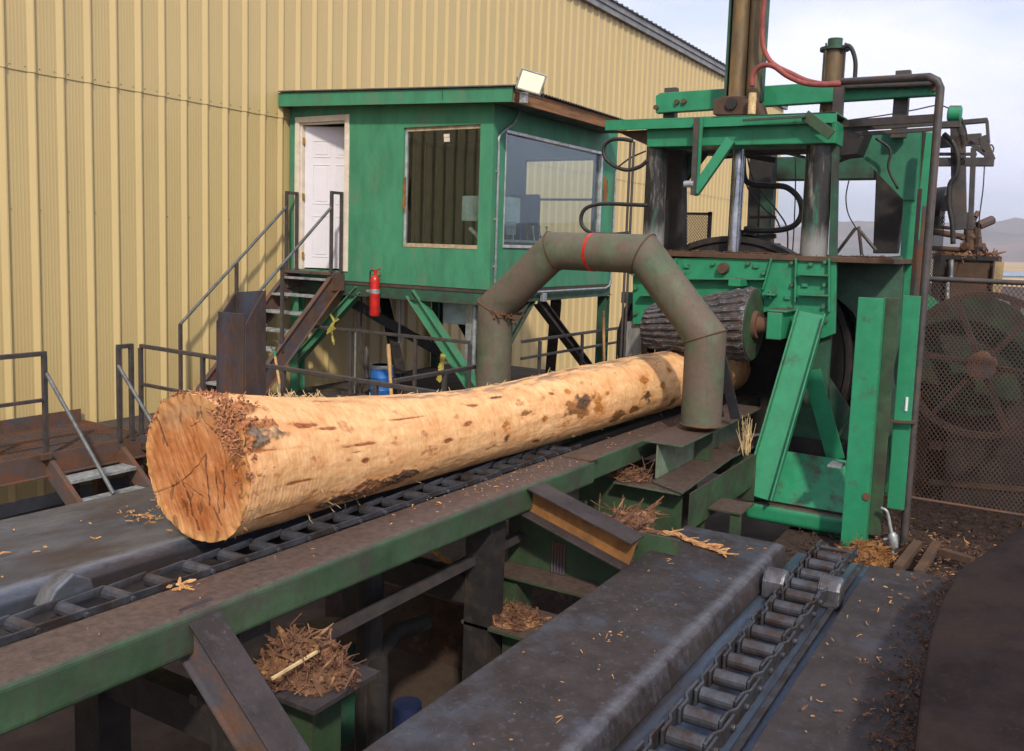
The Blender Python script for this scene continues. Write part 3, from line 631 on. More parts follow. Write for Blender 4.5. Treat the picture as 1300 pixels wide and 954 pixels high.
tsm = MB(); rr4 = [P5[4]+(p-P5[4])*1.02 for p in rings[4]]; lowp = sorted(range(nseg), key=lambda i: rr4[i].y)[:16]; lowp = sorted(lowp); 
for i in lowp:
    for q_ in range(5): sliver_pt = rr4[i]+V((random.gauss(0, .01), random.gauss(0, .02), random.gauss(0, .012))); tsm.bar(sliver_pt, sliver_pt+V((random.gauss(0, .03), random.gauss(0, .05), random.gauss(0, .03))), .02, .012)
tsm.build('rusted_seam', M_rustbrown, hp)
rg = MB(); yy = (PX(744, 320, HX-rP).y); n_ = 40
rp_ = [V((HX+math.cos(a_)*(rP+.001), yy-.03*math.cos(a_), -.055+math.sin(a_)*(rP+.001))) for a_ in [2*math.pi*k/n_ for k in range(n_+1)]]
for a_, b_ in zip(rp_[:-1], rp_[1:]): rg.bar(a_, b_, .028, .004, up=(a_+b_)/2-V((HX, yy, -.055)))
rg.build('red_ring', M_redmark, hp)
fw_ = MB(); cf = V((HX, yR, -1.49)); fw_.tube([cf+V((math.cos(q_*.2618)*(rP+.004), math.sin(q_*.2618)*(rP+.004), random.gauss(0, .002))) for q_ in range(25)], .011, 6, cap=False); fw_.build('weld', M_rustbrown, hp, smooth=True)
gs = MB(); gs.prism([(HX+.05, yR-.03, -.95), (HX+.55, yR-.03, -1.5), (HX+.05, yR-.03, -1.5)], (0, .015, 0)); gs.build('foot_gusset', M_black, hp); MB().bar(PX(915, 452, 7.5), PX(934, 532, 7.75), .09, .012, up=(1, 0, 0)).build('foot_strut', M_blueplate, hp)

# ================================================================== LEFT CONVEYOR
def zl(x): return -1.448-.0195*x
cv = thing('log_conveyor', 'long chain conveyor with green side beam carrying the log', 'conveyor', (1, 3.2, Z0))
def xprism(mb, x0, x1, sec, sl=.0195, base=0):
    mb.prism([(x0, y, z-sl*x0) for y, z in sec], V((x1-x0, 0, -sl*(x1-x0)))); return mb
BY0, BY1 = 2.83, 3.125
mb = MB(); xprism(mb, -1.5, 5.92, [(BY0, -1.448), (BY1, -1.448), (BY1, -1.63), (BY0, -1.63)])
mb.build('side_beam', M_beam, cv, bevel=.028, seg=4)
mb = MB(); xprism(mb, 5.935, 10.3, [(BY0+.035, -1.452), (BY1, -1.452), (BY1, -1.62), (BY0+.035, -1.62)])
mb.build('side_beam', M_beam, cv, bevel=.015, seg=3)
mb = MB(); xprism(mb, 5.83, 5.97, [(BY0-.006, -1.44), (BY1-.06, -1.44), (BY1-.06, -1.446), (BY0-.006, -1.446)]); mb.build('splice_plate', M_rustbrown, cv)
mb = MB(); xprism(mb, -1.5, 10.3, [(3.135, -1.50), (3.142, -1.50), (3.142, -1.66), (3.135, -1.66)]); xprism(mb, -1.5, 10.3, [(3.142, -1.60), (3.62, -1.60), (3.62, -1.66), (3.142, -1.66)])
mb.build('trough', M_black, cv)
mb = MB(); xprism(mb, -1.5, 6.3, [(3.625, -1.51), (3.66, -1.475), (4.60, -1.462), (4.63, -1.475), (4.63, -1.62), (4.58, -1.62), (4.58, -1.50), (3.69, -1.505), (3.66, -1.66), (3.625, -1.66)])
mb.build('deck_plate', M_blueplate, cv, bevel=.012, seg=3)
mb = MB(); xprism(mb, 6.35, 10.3, [(3.62, -1.46), (3.95, -1.46), (3.95, -1.62), (3.62, -1.62)]); mb.build('far_beam', M_oldgreen, cv, bevel=.015)
for x in (.5, 2.6, 4.6, 8.2):
    lg = MB(); lg.box(x, x+.18, 2.9, 3.08, Z0, zl(x)-.19); lg.box(x, x+.18, 3.9, 4.1, Z0, zl(x)-.16); lg.box(x+.03, x+.15, 3.08, 3.9, -2.3, -2.12); lg.each('leg', M_black, cv)  # legs coloured near black to stand for the shade under the beams
# chain: side links and cross barrels, each link a part
ch = thing('drag_chain', 'heavy drag chain running along the trough under the log', 'chain', (1.6, 3.25, -1.5))
CP = .203
lk = None; xx = 1.859-CP*5; k = 0
while xx < 6.2:
    zc = zl(xx)+.013-.02
    if lk is None:
        mb = MB()
        for s_ in (-1, 1):
            yb = 3.25+s_*.088
            mb.prism([(xx, yb-s_*.016-.005, zc-.02), (xx+CP*.98, yb-.004, zc-.02), (xx+CP*.98, yb-.004, zc+.014), (xx, yb-s_*.012-.004, zc+.014)], (0, .008, 0))
        mb.tube([(xx, 3.17, zc-.012), (xx, 3.33, zc-.018)], .030, 12)
        mb.tube([(xx, 3.145, zc-.004), (xx, 3.352, zc-.004)], .014, 8)
        lk = mb.build('link', M_chain, ch, bevel=.003); lk.location = (0, 0, 0); x00 = xx; l0 = lk
    else:
        c = l0.copy(); COL.objects.link(c); c.parent = ch; c.location = V((xx-x00+random.gauss(0, .003), random.gauss(0, .003), -.0195*(xx-x00)+random.gauss(0, .002)))
    xx += CP
lug = MB(); a = PZ(90, 760, -1.5); lug.prism([(2.02, 3.36, -1.52), (2.24, 3.36, -1.52), (2.22, 3.36, -1.45), (2.14, 3.36, -1.40), (2.06, 3.36, -1.45)], (0, .10, 0)); lug.build('pusher_lug', M_shine, ch, bevel=.008)

# ================================================================== LOG
lgn = thing('peeled_log', 'huge freshly peeled log lying on the conveyor', 'log', (2.9, 3.54, -1.5))
M_log = D.materials.new('peeled wood'); M_log.use_nodes = True
t = M_log.node_tree; t.nodes.clear(); l = t.links.new
o = N(t, 'ShaderNodeOutputMaterial'); p = N(t, 'ShaderNodeBsdfPrincipled'); l(p.outputs[0], o.inputs[0]); p.inputs['Roughness'].default_value = .62; p.inputs['Specular IOR Level'].default_value = .3
at_ = N(t, 'ShaderNodeAttribute', attribute_name='wood'); 
geo = N(t, 'ShaderNodeTexCoord')
def nse(sc, det=6, ro=.6, stretch=(1, 1, 1)):
    mpn = N(t, 'ShaderNodeMapping'); mpn.inputs['Scale'].default_value = stretch; l(geo.outputs['Object'], mpn.inputs[0])
    n = N(t, 'ShaderNodeTexNoise'); n.inputs['Scale'].default_value = sc; n.inputs['Detail'].default_value = det; n.inputs['Roughness'].default_value = ro; l(mpn.outputs[0], n.inputs[0]); return n.outputs[0]
mm = N(t, 'ShaderNodeMix', data_type='RGBA', blend_type='MULTIPLY'); mm.inputs['Factor'].default_value = 1
rpn = N(t, 'ShaderNodeValToRGB'); rpn.color_ramp.elements[0].color = (.80, .68, .58, 1); rpn.color_ramp.elements[0].position = .33; rpn.color_ramp.elements[1].color = (1, 1, 1, 1); rpn.color_ramp.elements[1].position = .60
l(nse(9, 8, .7, (1, 1, 1)), rpn.inputs[0]); l(at_.outputs['Color'], mm.inputs['A']); l(rpn.outputs[0], mm.inputs['B'])
rp2 = N(t, 'ShaderNodeValToRGB'); rp2.color_ramp.elements[0].color = (.90, .83, .76, 1); rp2.color_ramp.elements[0].position = .36; rp2.color_ramp.elements[1].color = (1, 1, 1, 1); rp2.color_ramp.elements[1].position = .55
m2 = N(t, 'ShaderNodeMix', data_type='RGBA', blend_type='MULTIPLY'); m2.inputs['Factor'].default_value = 1
l(nse(30, 4, .6, (1.6, .5, .5)), rp2.inputs[0]); l(mm.outputs['Result'], m2.inputs['A']); l(rp2.outputs[0], m2.inputs['B']); l(m2.outputs['Result'], p.inputs['Base Color'])
bmp = N(t, 'ShaderNodeBump'); bmp.inputs['Strength'].default_value = .5; bmp.inputs['Distance'].default_value = .008
l(nse(28, 6, .7, (1.5, .6, .6)), bmp.inputs['Height']); l(bmp.outputs[0], p.inputs['Normal'])
LKN = [(2.9, .375), (3.05, .362), (3.3, .338), (3.7, .312), (4.2, .290), (5.0, .268), (5.5, .262), (6.5, .278), (8, .292), (10.3, .29)]
def lr(x):
    for (a_, b_), (c_, d_) in zip(LKN[:-1], LKN[1:]):
        if x <= c_: return b_+(d_-b_)*(x-a_)/(c_-a_)
    return LKN[-1][1]
def lrs(x): return sum(lr(min(10.3, max(2.9, x+q))) for q in (-.25, -.12, 0, .12, .25))/5
def lax(x):
    r = lrs(x); return V((x, 3.542-.033*(x-2.9), -1.45-.0195*x+r))
# marks on the side: (u, v) photo points -> (x, angle); size along x, size around, kind
def hit(u, v):
    q_ = _ray(u, v).normalized(); t_ = 2.; best = None
    while t_ < 12:
        P_ = q_*t_
        if P_.x > 2.8:
            c_ = lax(P_.x)
            if (V((0, P_.y, P_.z))-V((0, c_.y, c_.z))).length < lrs(P_.x): best = P_; break
        t_ += .01
    if best is None: return None
    c_ = lax(best.x); return best.x, math.atan2(best.z-c_.z, best.y-c_.y)
MK = []
for u, v, sx0, sa, kd in ((583, 648, 0, 0, 0),):
    pass
for u, v, lx, la, kd in (
    (470, 618, .34, .22, 'bark'), (440, 630, .22, .16, 'bark'), (505, 606, .22, .16, 'bark'), (735, 520, .22, .30, 'brown'), (742, 508, .14, .22, 'bark'), (782, 530, .14, .22, 'brown'),
    (820, 505, .12, .18, 'bark'), (805, 520, .10, .16, 'brown'), (642, 555, .05, .16, 'bark'), (642, 540, .05, .12, 'amber'), (668, 525, .08, .08, 'brown'), (690, 533, .06, .08, 'amber'),
    (630, 505, .10, .05, 'bark'), (818, 483, .10, .12, 'amber'), (842, 490, .05, .14, 'amber'), (770, 500, .05, .06, 'amber'), (760, 512, .10, .30, 'amber'), (720, 497, .05, .12, 'amber'),
    (595, 538, .05, .07, 'mark'), (570, 560, .06, .05, 'mark'), (515, 532, .16, .025, 'mark'), (458, 565, .15, .03, 'mark'), (505, 505, .12, .03, 'mark'), (548, 495, .1, .03, 'mark'),
    (392, 540, .10, .045, 'mark'), (412, 545, .07, .03, 'mark'), (380, 612, .12, .03, 'mark'), (345, 650, .24, .02, 'mark'), (465, 585, .03, .05, 'mark'), (412, 510, .12, .03, 'mark'), (450, 575, .06, .02, 'mark'),
    (330, 573, .20, .018, 'mark'), (600, 515, .05, .04, 'mark'), (700, 500, .05, .05, 'mark'), (680, 560, .08, .08, 'brown'), (610, 590, .12, .06, 'mark'), (550, 605, .12, .05, 'mark'),
    (296, 585, .07, .09, 'amber'), (300, 605, .05, .10, 'amber'), (293, 628, .05, .16, 'amber'), (318, 553, .19, .17, 'knot'), (306, 560, .08, .17, 'burl'), (292, 535, .10, .22, 'burl'), (300, 518, .14, .12, 'burl'), (330, 540, .10, .10, 'burl'), (855, 510, .1, .2, 'brown'), (850, 470, .04, .12, 'amber')):
    h_ = hit(u, v)
    if h_: MK.append((*h_, lx, la, kd))
NX, NA = 700, 380
WC = (.85, .53, .262); COLS = {'bark': (.16, .10, .06), 'brown': (.34, .16, .055), 'amber': (.62, .27, .06), 'mark': (.40, .15, .06), 'knot': (.24, .19, .14), 'burl': (.46, .20, .085)}
vts = []; cl = []
X0L, X1L = 2.9, 10.3
def butt(a_, r_):   # outline of the butt end: lumpy, a shoulder at upper right and upper left
    return 1+.030*math.sin(2*a_+.6)+.018*noise.fractal(V((math.cos(a_)*1.7, math.sin(a_)*1.7, .3)), 1, 2, 4)
for i in range(NX+1):
    f = i/NX; x = X0L+(X1L-X0L)*(f**1.35)
    c_ = lax(x); r_ = lrs(x)
    for k in range(NA):
        a_ = 2*math.pi*k/NA; ca, sa_ = math.cos(a_), math.sin(a_)
        pv = V((x, ca*r_, sa_*r_))
        n1 = noise.noise(V((x*1.3, ca*.9, sa_*.9))); n2 = noise.fractal(V((x*5, ca*3, sa_*3)), 1, 2, 3)
        # scrape rings left by the debarker, slightly helical
        ph = x*2*math.pi/.052+a_*1.0+2.2*n1
        e = .35+.65*max(0, noise.noise(V((x*2, ca*2, sa_*2+5))))
        ring = (math.sin(ph)**2)*.0022*e
        bt = butt(a_, r_); w_ = max(0, 1-(x-X0L)/.9); rr_ = r_*(1+(bt-1)*w_*w_)+.006*n1+.0035*n2+ring
        col = list(WC)
        tone = .5+.5*noise.noise(V((x*2.2, ca*1.6, sa_*1.6+9)))
        pk = max(0, noise.noise(V((x*3.1+7, ca*2.4, sa_*2.4))))
        col = [WC[0]*(.90+.12*tone), WC[1]*(.86+.18*tone-.16*pk), WC[2]*(.80+.28*tone-.22*pk)]
        # random small torn spots
        rr_ += .0035*noise.noise(V((x*1.2, ca*5, sa_*5+30)))+.0016*noise.fractal(V((x*22, ca*12, sa_*12)), 1, 2, 3)
        sp = noise.fractal(V((x*9, ca*4.5+3, sa_*4.5)), 1, 2, 4)
        sp2 = noise.noise(V((x*1.1+20, ca*1.2, sa_*1.2)))
        if sp > .52-.22*max(0, sp2): 
            q_ = min(1, (sp-.52+.22*max(0, sp2))*5)*(.55+.45*noise.noise(V((x*50, ca*20, sa_*20)))); col = [col[j]*(1-q_)+COLS['mark'][j]*q_ for j in range(3)]; rr_ -= .004*q_
        if .5 < math.sin(ph*.5+1) and e > .42:
            q_ = .18*(e-.42)/.58*min(1, sa_+1); col = [col[j]*(1-q_*(.5 if j == 0 else 1.0)) for j in range(3)]
        # grey residue along the crown of the log
        top_ = max(0, sa_-.86)/.14
        if top_ > 0:
            q_ = top_*max(0, min(1, .45+1.6*noise.fractal(V((x*4, ca*6, 2)), 1, 2, 4)))*min(1, (x-3.4)/1.2 if x > 3.4 else 0)
            col = [col[j]*(1-q_)+(.24, .17, .12)[j]*q_ for j in range(3)]
        # underside mixed towards brown, broken up by noise
        un = max(0, -sa_-.55)/.45
        q_ = un*max(0, min(1, .5+1.5*noise.fractal(V((x*2.2, ca*3, 12)), 1, 2, 4))); col = [col[j]*(1-q_)+(.30, .17, .08)[j]*q_ for j in range(3)]
        for mx_, ma, lx, la, kd in MK:
            dx = x-mx_
            if abs(dx) > lx*2.4: continue
            da = (a_-ma+math.pi) % (2*math.pi)-math.pi
            d_ = math.sqrt((dx/lx)**2+(da/la)**2)+.75*noise.fractal(V((x*(14 if lx < .09 else 8), a_*(7 if la < .09 else 4.5), mx_)), 1, 2, 4)
            if d_ < 1:
                q_ = min(1, (1-d_)*3.2)
                pass
            if kd != 'burl' and d_ < 1.9:
                q3 = min(1, (1.9-d_)/.9)*.30; col = [col[j]*(1-q3)+(.62, .27, .10)[j]*q3 for j in range(3)]
            if d_ < 1:
                cc = COLS[kd]; vv = .75+.5*noise.noise(V((x*40, a_*22, 1)))
                col = [col[j]*(1-q_)+cc[j]*vv*q_ for j in range(3)]
                if kd == 'burl': rr_ += q_*.014*(1+1.3*noise.fractal(V((x*60, a_*28, 4)), 1, 2, 3))
                elif kd == 'knot': rr_ += min(1, q_*.8)*(.026+.004*noise.noise(V((x*60, a_*10, 2))))
                elif kd == 'bark': rr_ += q_*.005*(1+1.5*noise.noise(V((x*40, a_*20, 4))))
                else: rr_ -= q_*.003
        ragx = 0
        if i < 3: ragx = .010*noise.noise(V((ca*9, sa_*9, 1)))*(1-i/3)
        vts.append((x+ragx, c_.y+ca*rr_, c_.z+sa_*rr_)); cl.append((*col, 1))
mb = MB(); mb.v = [V(v_) for v_ in vts]
for i in range(NX):
    for k in range(NA): a_ = i*NA+k; b_ = i*NA+(k+1) % NA; mb.f.append((a_, b_, b_+NA, a_+NA))
def color_mesh(o, cl):
    ca_ = o.data.color_attributes.new('wood', 'FLOAT_COLOR', 'POINT')
    ca_.data.foreach_set('color', [c for q in cl for c in q])
bodyo = mb.build('trunk', M_log, lgn, smooth=True); color_mesh(bodyo, cl)
# the sawn butt: polar grid with cracks and saw marks; slightly dished
rim = vts[:NA]; c0 = lax(X0L); NR = 230
cz = V((X0L, c0.y+.015, c0.z-.01))
def face(u, v):  # photo pixel -> (y,z) on butt plane
    q_ = PX(u, v, X0L); return q_.y, q_.z
F_ = lambda L_: [face(u, v) for u, v in L_]
def zf_(x_, y_): return (180+x_/4.0625, 480+y_/4.0625)
cracks = [
    ([zf_(40, 610), zf_(120, 575), zf_(205, 535)], .010), ([zf_(205, 535), zf_(165, 430), zf_(148, 380)], .015), ([zf_(205, 535), zf_(262, 480), zf_(330, 395)], .009),
    ([zf_(205, 535), zf_(235, 600), zf_(262, 700), zf_(290, 780)], .024), ([zf_(205, 535), zf_(270, 580), zf_(330, 625)], .009), ([zf_(330, 395), zf_(335, 520), zf_(350, 660)], .022),
    ([zf_(380, 470), zf_(385, 560), zf_(395, 700)], .018), ([zf_(418, 485), zf_(425, 600), zf_(422, 680)], .024), ([zf_(370, 680), zf_(400, 740), zf_(410, 765)], .020),
    ([zf_(75, 210), zf_(100, 280), zf_(130, 350)], .020), ([zf_(250, 250), zf_(300, 228)], .006), ([zf_(300, 140), zf_(310, 210), zf_(400, 300), zf_(425, 380)], .010)]
cracks = [(F_(p_), w_) for p_, w_ in cracks]
segs = []
for p_, w_ in cracks:
    for a_, b_ in zip(p_[:-1], p_[1:]): segs.append((a_, b_, w_))
def dseg(y, z, a_, b_):
    vx, vy = b_[0]-a_[0], b_[1]-a_[1]; t_ = max(0, min(1, ((y-a_[0])*vx+(z-a_[1])*vy)/(vx*vx+vy*vy+1e-12))); return math.hypot(y-a_[0]-vx*t_, z-a_[1]-vy*t_), t_
fv = []; fc = []
for j in range(NR+1):
    t_ = j/NR
    for k in range(NA):
        R_ = V(rim[k]); P_ = cz.lerp(R_, 1-t_*.998)
        P_.x = R_.x*(1-min(1, t_*8))+X0L*min(1, t_*8) if j else R_.x
        y, z = P_.y, P_.z
        yw = y+.010*noise.noise(V((y*18, z*18, 0))); zw = z+.010*noise.noise(V((y*18, z*18, 7)))
        dep = 0
        for a_, b_, w_ in segs:
            if abs(yw-(a_[0]+b_[0])/2) > .25 or abs(zw-(a_[1]+b_[1])/2) > .25: continue
            d_, tt = dseg(yw, zw, a_, b_); w2 = w_*.42*(.8+.9*noise.noise(V((y*30, z*30, 3))))
            if d_ < w2: dep = max(dep, min(1, (w2-d_)/w2*2.2))
        rr_ = math.hypot(y-cz.y+.02*noise.noise(V((y*4, z*4, 2))), z-cz.z); 
        saw = noise.fractal(V(((y*.9-z*.45)*34, (y*.45+z*.9)*6, 1)), 1, 2, 4)
        gr_ = math.sin(rr_*2*math.pi/.011+3*noise.noise(V((y*6, z*6, 1))))
        tn = noise.fractal(V((y*5, z*5, 4)), 1, 2, 4)
        col = [.47+.12*tn+.07*saw, .195+.09*tn+.05*saw, .072+.05*tn+.03*saw]
        col = [c__*(1+.05*gr_) for c__ in col]
        # grey weathered area to the upper part, paler sapwood rim
        zrel = (z-cz.z)/.37; gw = max(0, min(1, (zrel-.45)*3+.9*noise.fractal(V((y*7, z*7, 8)), 1, 2, 4)))*.5
        col = [col[q]*(1-gw)+(.36, .25, .14)[q]*gw for q in range(3)]
        sw_ = max(0, 1-t_/.17); sw_ = min(1, sw_*1.8); col = [col[q]*(1-sw_*.6)+(.60, .33, .13)[q]*sw_*.6 for q in range(3)]
        dep *= .82; col = [col[q]*(1-dep)+(.09, .042, .024)[q]*dep for q in range(3)]
        if noise.fractal(V((y*12, z*5, 40)), 1, 2, 4) > .5: col = [c__*.55 for c__ in col]
        P_.x += dep*.005+.0035*saw+.004*noise.fractal(V((y*10, z*10, 1)), 1, 2, 3)
        fv.append(P_); fc.append((*[max(.01, c__) for c__ in col], 1))
mb = MB(); mb.v = fv
for j in range(NR):
    for k in range(NA): a_ = j*NA+k; b_ = j*NA+(k+1) % NA; mb.f.append((a_, a_+NA, b_+NA, b_))
fo_ = mb.build('sawn_end', M_log, lgn, smooth=True); color_mesh(fo_, fc)
# ragged bark fringe
def sliver(mb, p, d, ln, w_, th, bend=.0, nrm_=None):
    d = V(d).normalized(); s_ = d.cross(V((random.gauss(0, 1), random.gauss(0, 1), random.gauss(0, 1)))).normalized(); u_ = d.cross(s_)
    m_ = p+d*ln*.5+u_*bend*ln; e = p+d*ln
    vs = []
    for q_, k_ in ((p, .6), (m_, 1), (e, .35)):
        for i in (-1, 1):
            for j in (-1, 1): vs.append(q_+s_*(w_*.5*i*k_)+u_*(th*.5*j))
    n = len(mb.v); mb.v += vs
    for b_ in (0, 4):
        for x in ((0, 1, 3, 2),): mb.f += [(n+b_+0, n+b_+1, n+b_+5, n+b_+4), (n+b_+1, n+b_+3, n+b_+7, n+b_+5), (n+b_+3, n+b_+2, n+b_+6, n+b_+7), (n+b_+2, n+b_+0, n+b_+4, n+b_+6)]
    mb.f += [(n, n+2, n+3, n+1), (n+8, n+9, n+11, n+10)]
fr1 = MB(); fr2 = MB()
for k in range(520):
    a_ = random.uniform(.3, 2.6) if random.random() < .8 else random.uniform(0, 6.28)
    x = X0L+abs(random.gauss(0, .10)); c_ = lax(x); r_ = lrs(x)*(1+(butt(a_, 0)-1))*.995
    P_ = V((x, c_.y+math.cos(a_)*r_, c_.z+math.sin(a_)*r_)); nn = V((0, math.cos(a_), math.sin(a_)))
    sliver(fr1, P_, nn*random.uniform(.1, .6)+V((random.uniform(-1, .8), random.gauss(0, .5), random.gauss(0, .5))), random.uniform(.010, .035), random.uniform(.006, .014), .003, random.gauss(0, .2))
for k in range(260):   # shreds around the burl
    _u, _v = random.gauss(294, 13), random.gauss(540, 24)
    if ((_u-320)/24)**2+((_v-553)/15)**2 < 1: continue
    h_ = hit(_u, _v)
    if not h_: continue
    x, a_ = h_; c_ = lax(x); r_ = lrs(x)+.01; nn = V((0, math.cos(a_), math.sin(a_)))
    sliver(fr1, V((x, c_.y+math.cos(a_)*r_, c_.z+math.sin(a_)*r_)), nn*random.uniform(.1, .5)+V((random.uniform(-1, 1), random.gauss(0, .5), random.gauss(0, .5))), random.uniform(.012, .04), random.uniform(.007, .016), .004, random.gauss(0, .3))
for k in range(170):   # loose bright fibres
    x = random.choice((random.uniform(3.35, 3.9), random.uniform(3, 8.4))); a_ = random.choice((random.gauss(1.6, .25), random.gauss(-1.9, .35), random.gauss(1.2, .3)))
    c_ = lax(x); r_ = lrs(x)*.998; nn = V((0, math.cos(a_), math.sin(a_)))
    sliver(fr2, V((x, c_.y+math.cos(a_)*r_, c_.z+math.sin(a_)*r_)), nn*random.uniform(0, .6)+V((random.uniform(-1, 1), random.gauss(0, .5), random.gauss(0, .3))), random.uniform(.02, .075), .0035, .002, random.gauss(0, .2))
tag(fr1.build('torn_bark', mat('pinkish torn bark', (.40, .17, .08), dirt=(.24, .10, .05), amt=.5, scale=12, rough=.85), lgn), kind='stuff'); tag(fr2.build('loose_fibres', M_straw, lgn), kind='stuff')

# ================================================================== CROSS BEAMS AND SUPPORTS BETWEEN THE CONVEYORS
def crossbeam(label, xl0, p_end, w_, h_):
    t = thing('cross_beam', label, 'steel beam', (xl0, 2.8, -1.6), 'sloping cross beams between the conveyors')
    return t
cb = thing('cross_beam', 'sloping steel beam between the conveyors, the one with an orange rusted web', 'steel beam', (5.0, 2.8, -1.6), 'sloping cross beams between the two conveyors')
zc_ = -1.60; hB = .20
p0 = V((5.0, 2.82, zl(5)-.015)); p1 = V((5.0, 2.085, zl(5)-.015-.30*.735/1.02)); dB = (p1-p0).normalized(); nB = V((0, -dB.z, dB.y)); nB = nB if nB.z > 0 else -nB
mb = MB(); mb.bar(p0, p1, .20, .014, up=nB); mb.build('top_flange', M_plate, cb, bevel=.003)
mb = MB(); mb.bar(p0-nB*.18, p1-nB*.18, .20, .014, up=nB); mb.build('bottom_flange', M_plate, cb, bevel=.003)
mb = MB(); mb.bar(p0-nB*.09, p1-nB*.09, .012, .165, up=nB); mb.build('web', M_orange, cb)
cb2 = thing('cross_beam', 'sloping dark channel at the lower left leaning off the green side beam', 'steel beam', (2.32, 2.8, -1.6), 'sloping cross beams between the two conveyors')
p0 = V((2.36, 2.89, zl(2.35)+.006)); p1 = V((2.36, 1.95, zl(2.35)-.80)); dB2 = (p1-p0).normalized(); nB2 = V((0, -dB2.z, dB2.y)); nB2 = nB2 if nB2.z > 0 else -nB2
mb = MB(); mb.bar(p0, p1, .155, .012, up=nB2); mb.build('top_flange', M_plate, cb2, bevel=.003)
mb = MB(); mb.bar(p0-nB2*.075-V((.05, 0, 0)), p1-nB2*.075-V((.05, 0, 0)), .010, .14, up=nB2); mb.bar(p0-nB2*.15, p1-nB2*.15, .155, .012, up=nB2); mb.build('web', M_rust, cb2)

sf1 = thing('steel_trestle', 'dirty green steel trestle with a ledge under the orange webbed cross beam', 'trestle', (5.0, 2.6, Z0))
MB().box(4.96, 5.215, 1.9, 3.14, -2.21, -2.196).build('ledge_plate', M_oldgreen, sf1)
MB().box(5.216, 5.23, 1.9, 3.14, -2.195, -1.80).build('back_plate', M_oldgreen, sf1)
mb = MB(); mb.box(5.0, 5.015, 2.93, 3.10, Z0, -2.212); mb.box(5.0, 5.015, 2.30, 2.45, Z0, -2.212); mb.each('post', M_oldgreen, sf1)
mb = MB(); mb.box(5.016, 5.2, 2.925, 2.937, Z0, -2.212); mb.box(5.016, 5.2, 2.30, 2.312, Z0, -2.212); mb.each('post_flange', M_oldgreen, sf1)
sp = MB()
for k in range(5): sp.cyl((5.2, 2.78-k*.022, -2.19), (5.2, 2.78-k*.022, -1.98), .009, n=8)
sp.build('wire_bundle', M_rust, sf1)
# lower shelf with bark on it
sf2 = thing('support_shelf', 'low green shelf plate heaped with bark chips under the beam', 'steel shelf', (4.3, 2.6, Z0))
c1 = PZ(592, 790, -2.35); 
MB().box(4.60, 5.04, 2.60, 3.10, -2.42, -2.40).build('shelf_plate', M_oldgreen, sf2)
MB().box(4.72, 4.9, 2.66, 2.86, Z0, -2.422).build('post', M_oldgreen, sf2)
sf3 = thing('support_shelf', 'steel shelf plate with a tall bark heap at the lower left', 'steel shelf', (2.9, 2.5, Z0))
_h = PZ(392, 850, -1.88)
MB().box(_h.x-.22, _h.x+.20, _h.y-.24, _h.y+.30, -1.92, -1.90).build('shelf_plate', M_plate, sf3)
MB().box(_h.x-.08, _h.x+.1, _h.y-.1, _h.y+.15, Z0, -1.922).build('post', M_oldgreen, sf3)
def mound(mb, cx, cy, rx, ry, h, z, seed=0):
    n0 = len(mb.v); nr, na = 10, 28
    mb.v.append(V((cx, cy, z+h*(1+.1*noise.noise(V((cx, cy, seed)))))))
    for i in range(1, nr+1):
        f_ = i/nr
        for k in range(na):
            a_ = 2*math.pi*k/na; e = 1+.25*noise.noise(V((math.cos(a_)*2, math.sin(a_)*2, seed)))
            x, y = cx+math.cos(a_)*rx*f_*e, cy+math.sin(a_)*ry*f_*e
            mb.v.append(V((x, y, z+h*(1-f_**1.6)*(1+.5*noise.fractal(V((x*9, y*9, seed)), 1, 2, 3)))))
    for k in range(na): mb.f.append((n0, n0+1+k, n0+1+(k+1) % na))
    for i in range(nr-1):
        for k in range(na): a_ = n0+1+i*na+k; b_ = n0+1+i*na+(k+1) % na; mb.f.append((a_, a_+na, b_+na, b_))
def heap(name, label, cx, cy, rx, ry, h, z, n, m2=M_bark, ln=(.03, .10), seed=1, flat=1.):
    o1 = MB(); mound(o1, cx, cy, rx, ry, h, z, seed)
    for k in range(int(n*1.7)):
        a_ = random.uniform(0, 6.28); f_ = math.sqrt(random.random())*random.choice((1, 1, 1, 1.25)); x, y = cx+math.cos(a_)*rx*f_, cy+math.sin(a_)*ry*f_
        zz = z+max(0, h*(1-f_**1.6))+.004
        sliver(o1, V((x, y, zz)), V((random.gauss(0, 1), random.gauss(0, 1), abs(random.gauss(.1, .4*flat)))), random.uniform(*ln)*random.choice((.25, .4, .7, 1, 1.5)), random.choice((.004, .008, .013, .024)), random.uniform(.002, .005), random.gauss(0, .25))
    o = o1.build(name, m2); tag(o, label, 'bark heap', kind='stuff'); return o
heap('bark_heap', 'tall heap of brown bark shreds on the steel shelf at lower left', _h.x, _h.y+.03, .17, .22, .14, -1.90, 420, M_bark, (.03, .10), 3, 1.5)
heap('bark_heap', 'low heap of pale bark chips on the small green shelf', 4.82, 2.86, .17, .20, .05, -2.40, 330, M_bark, (.02, .06), 5)
mbs = MB(); p0 = PZ(345, 862, -1.80); p1 = PZ(405, 826, -1.76); mbs.bar(p0, p1, .012, .010); tag(mbs.build('wood_stick', M_straw), 'thin pale stick lying across the bark heap', 'stick')

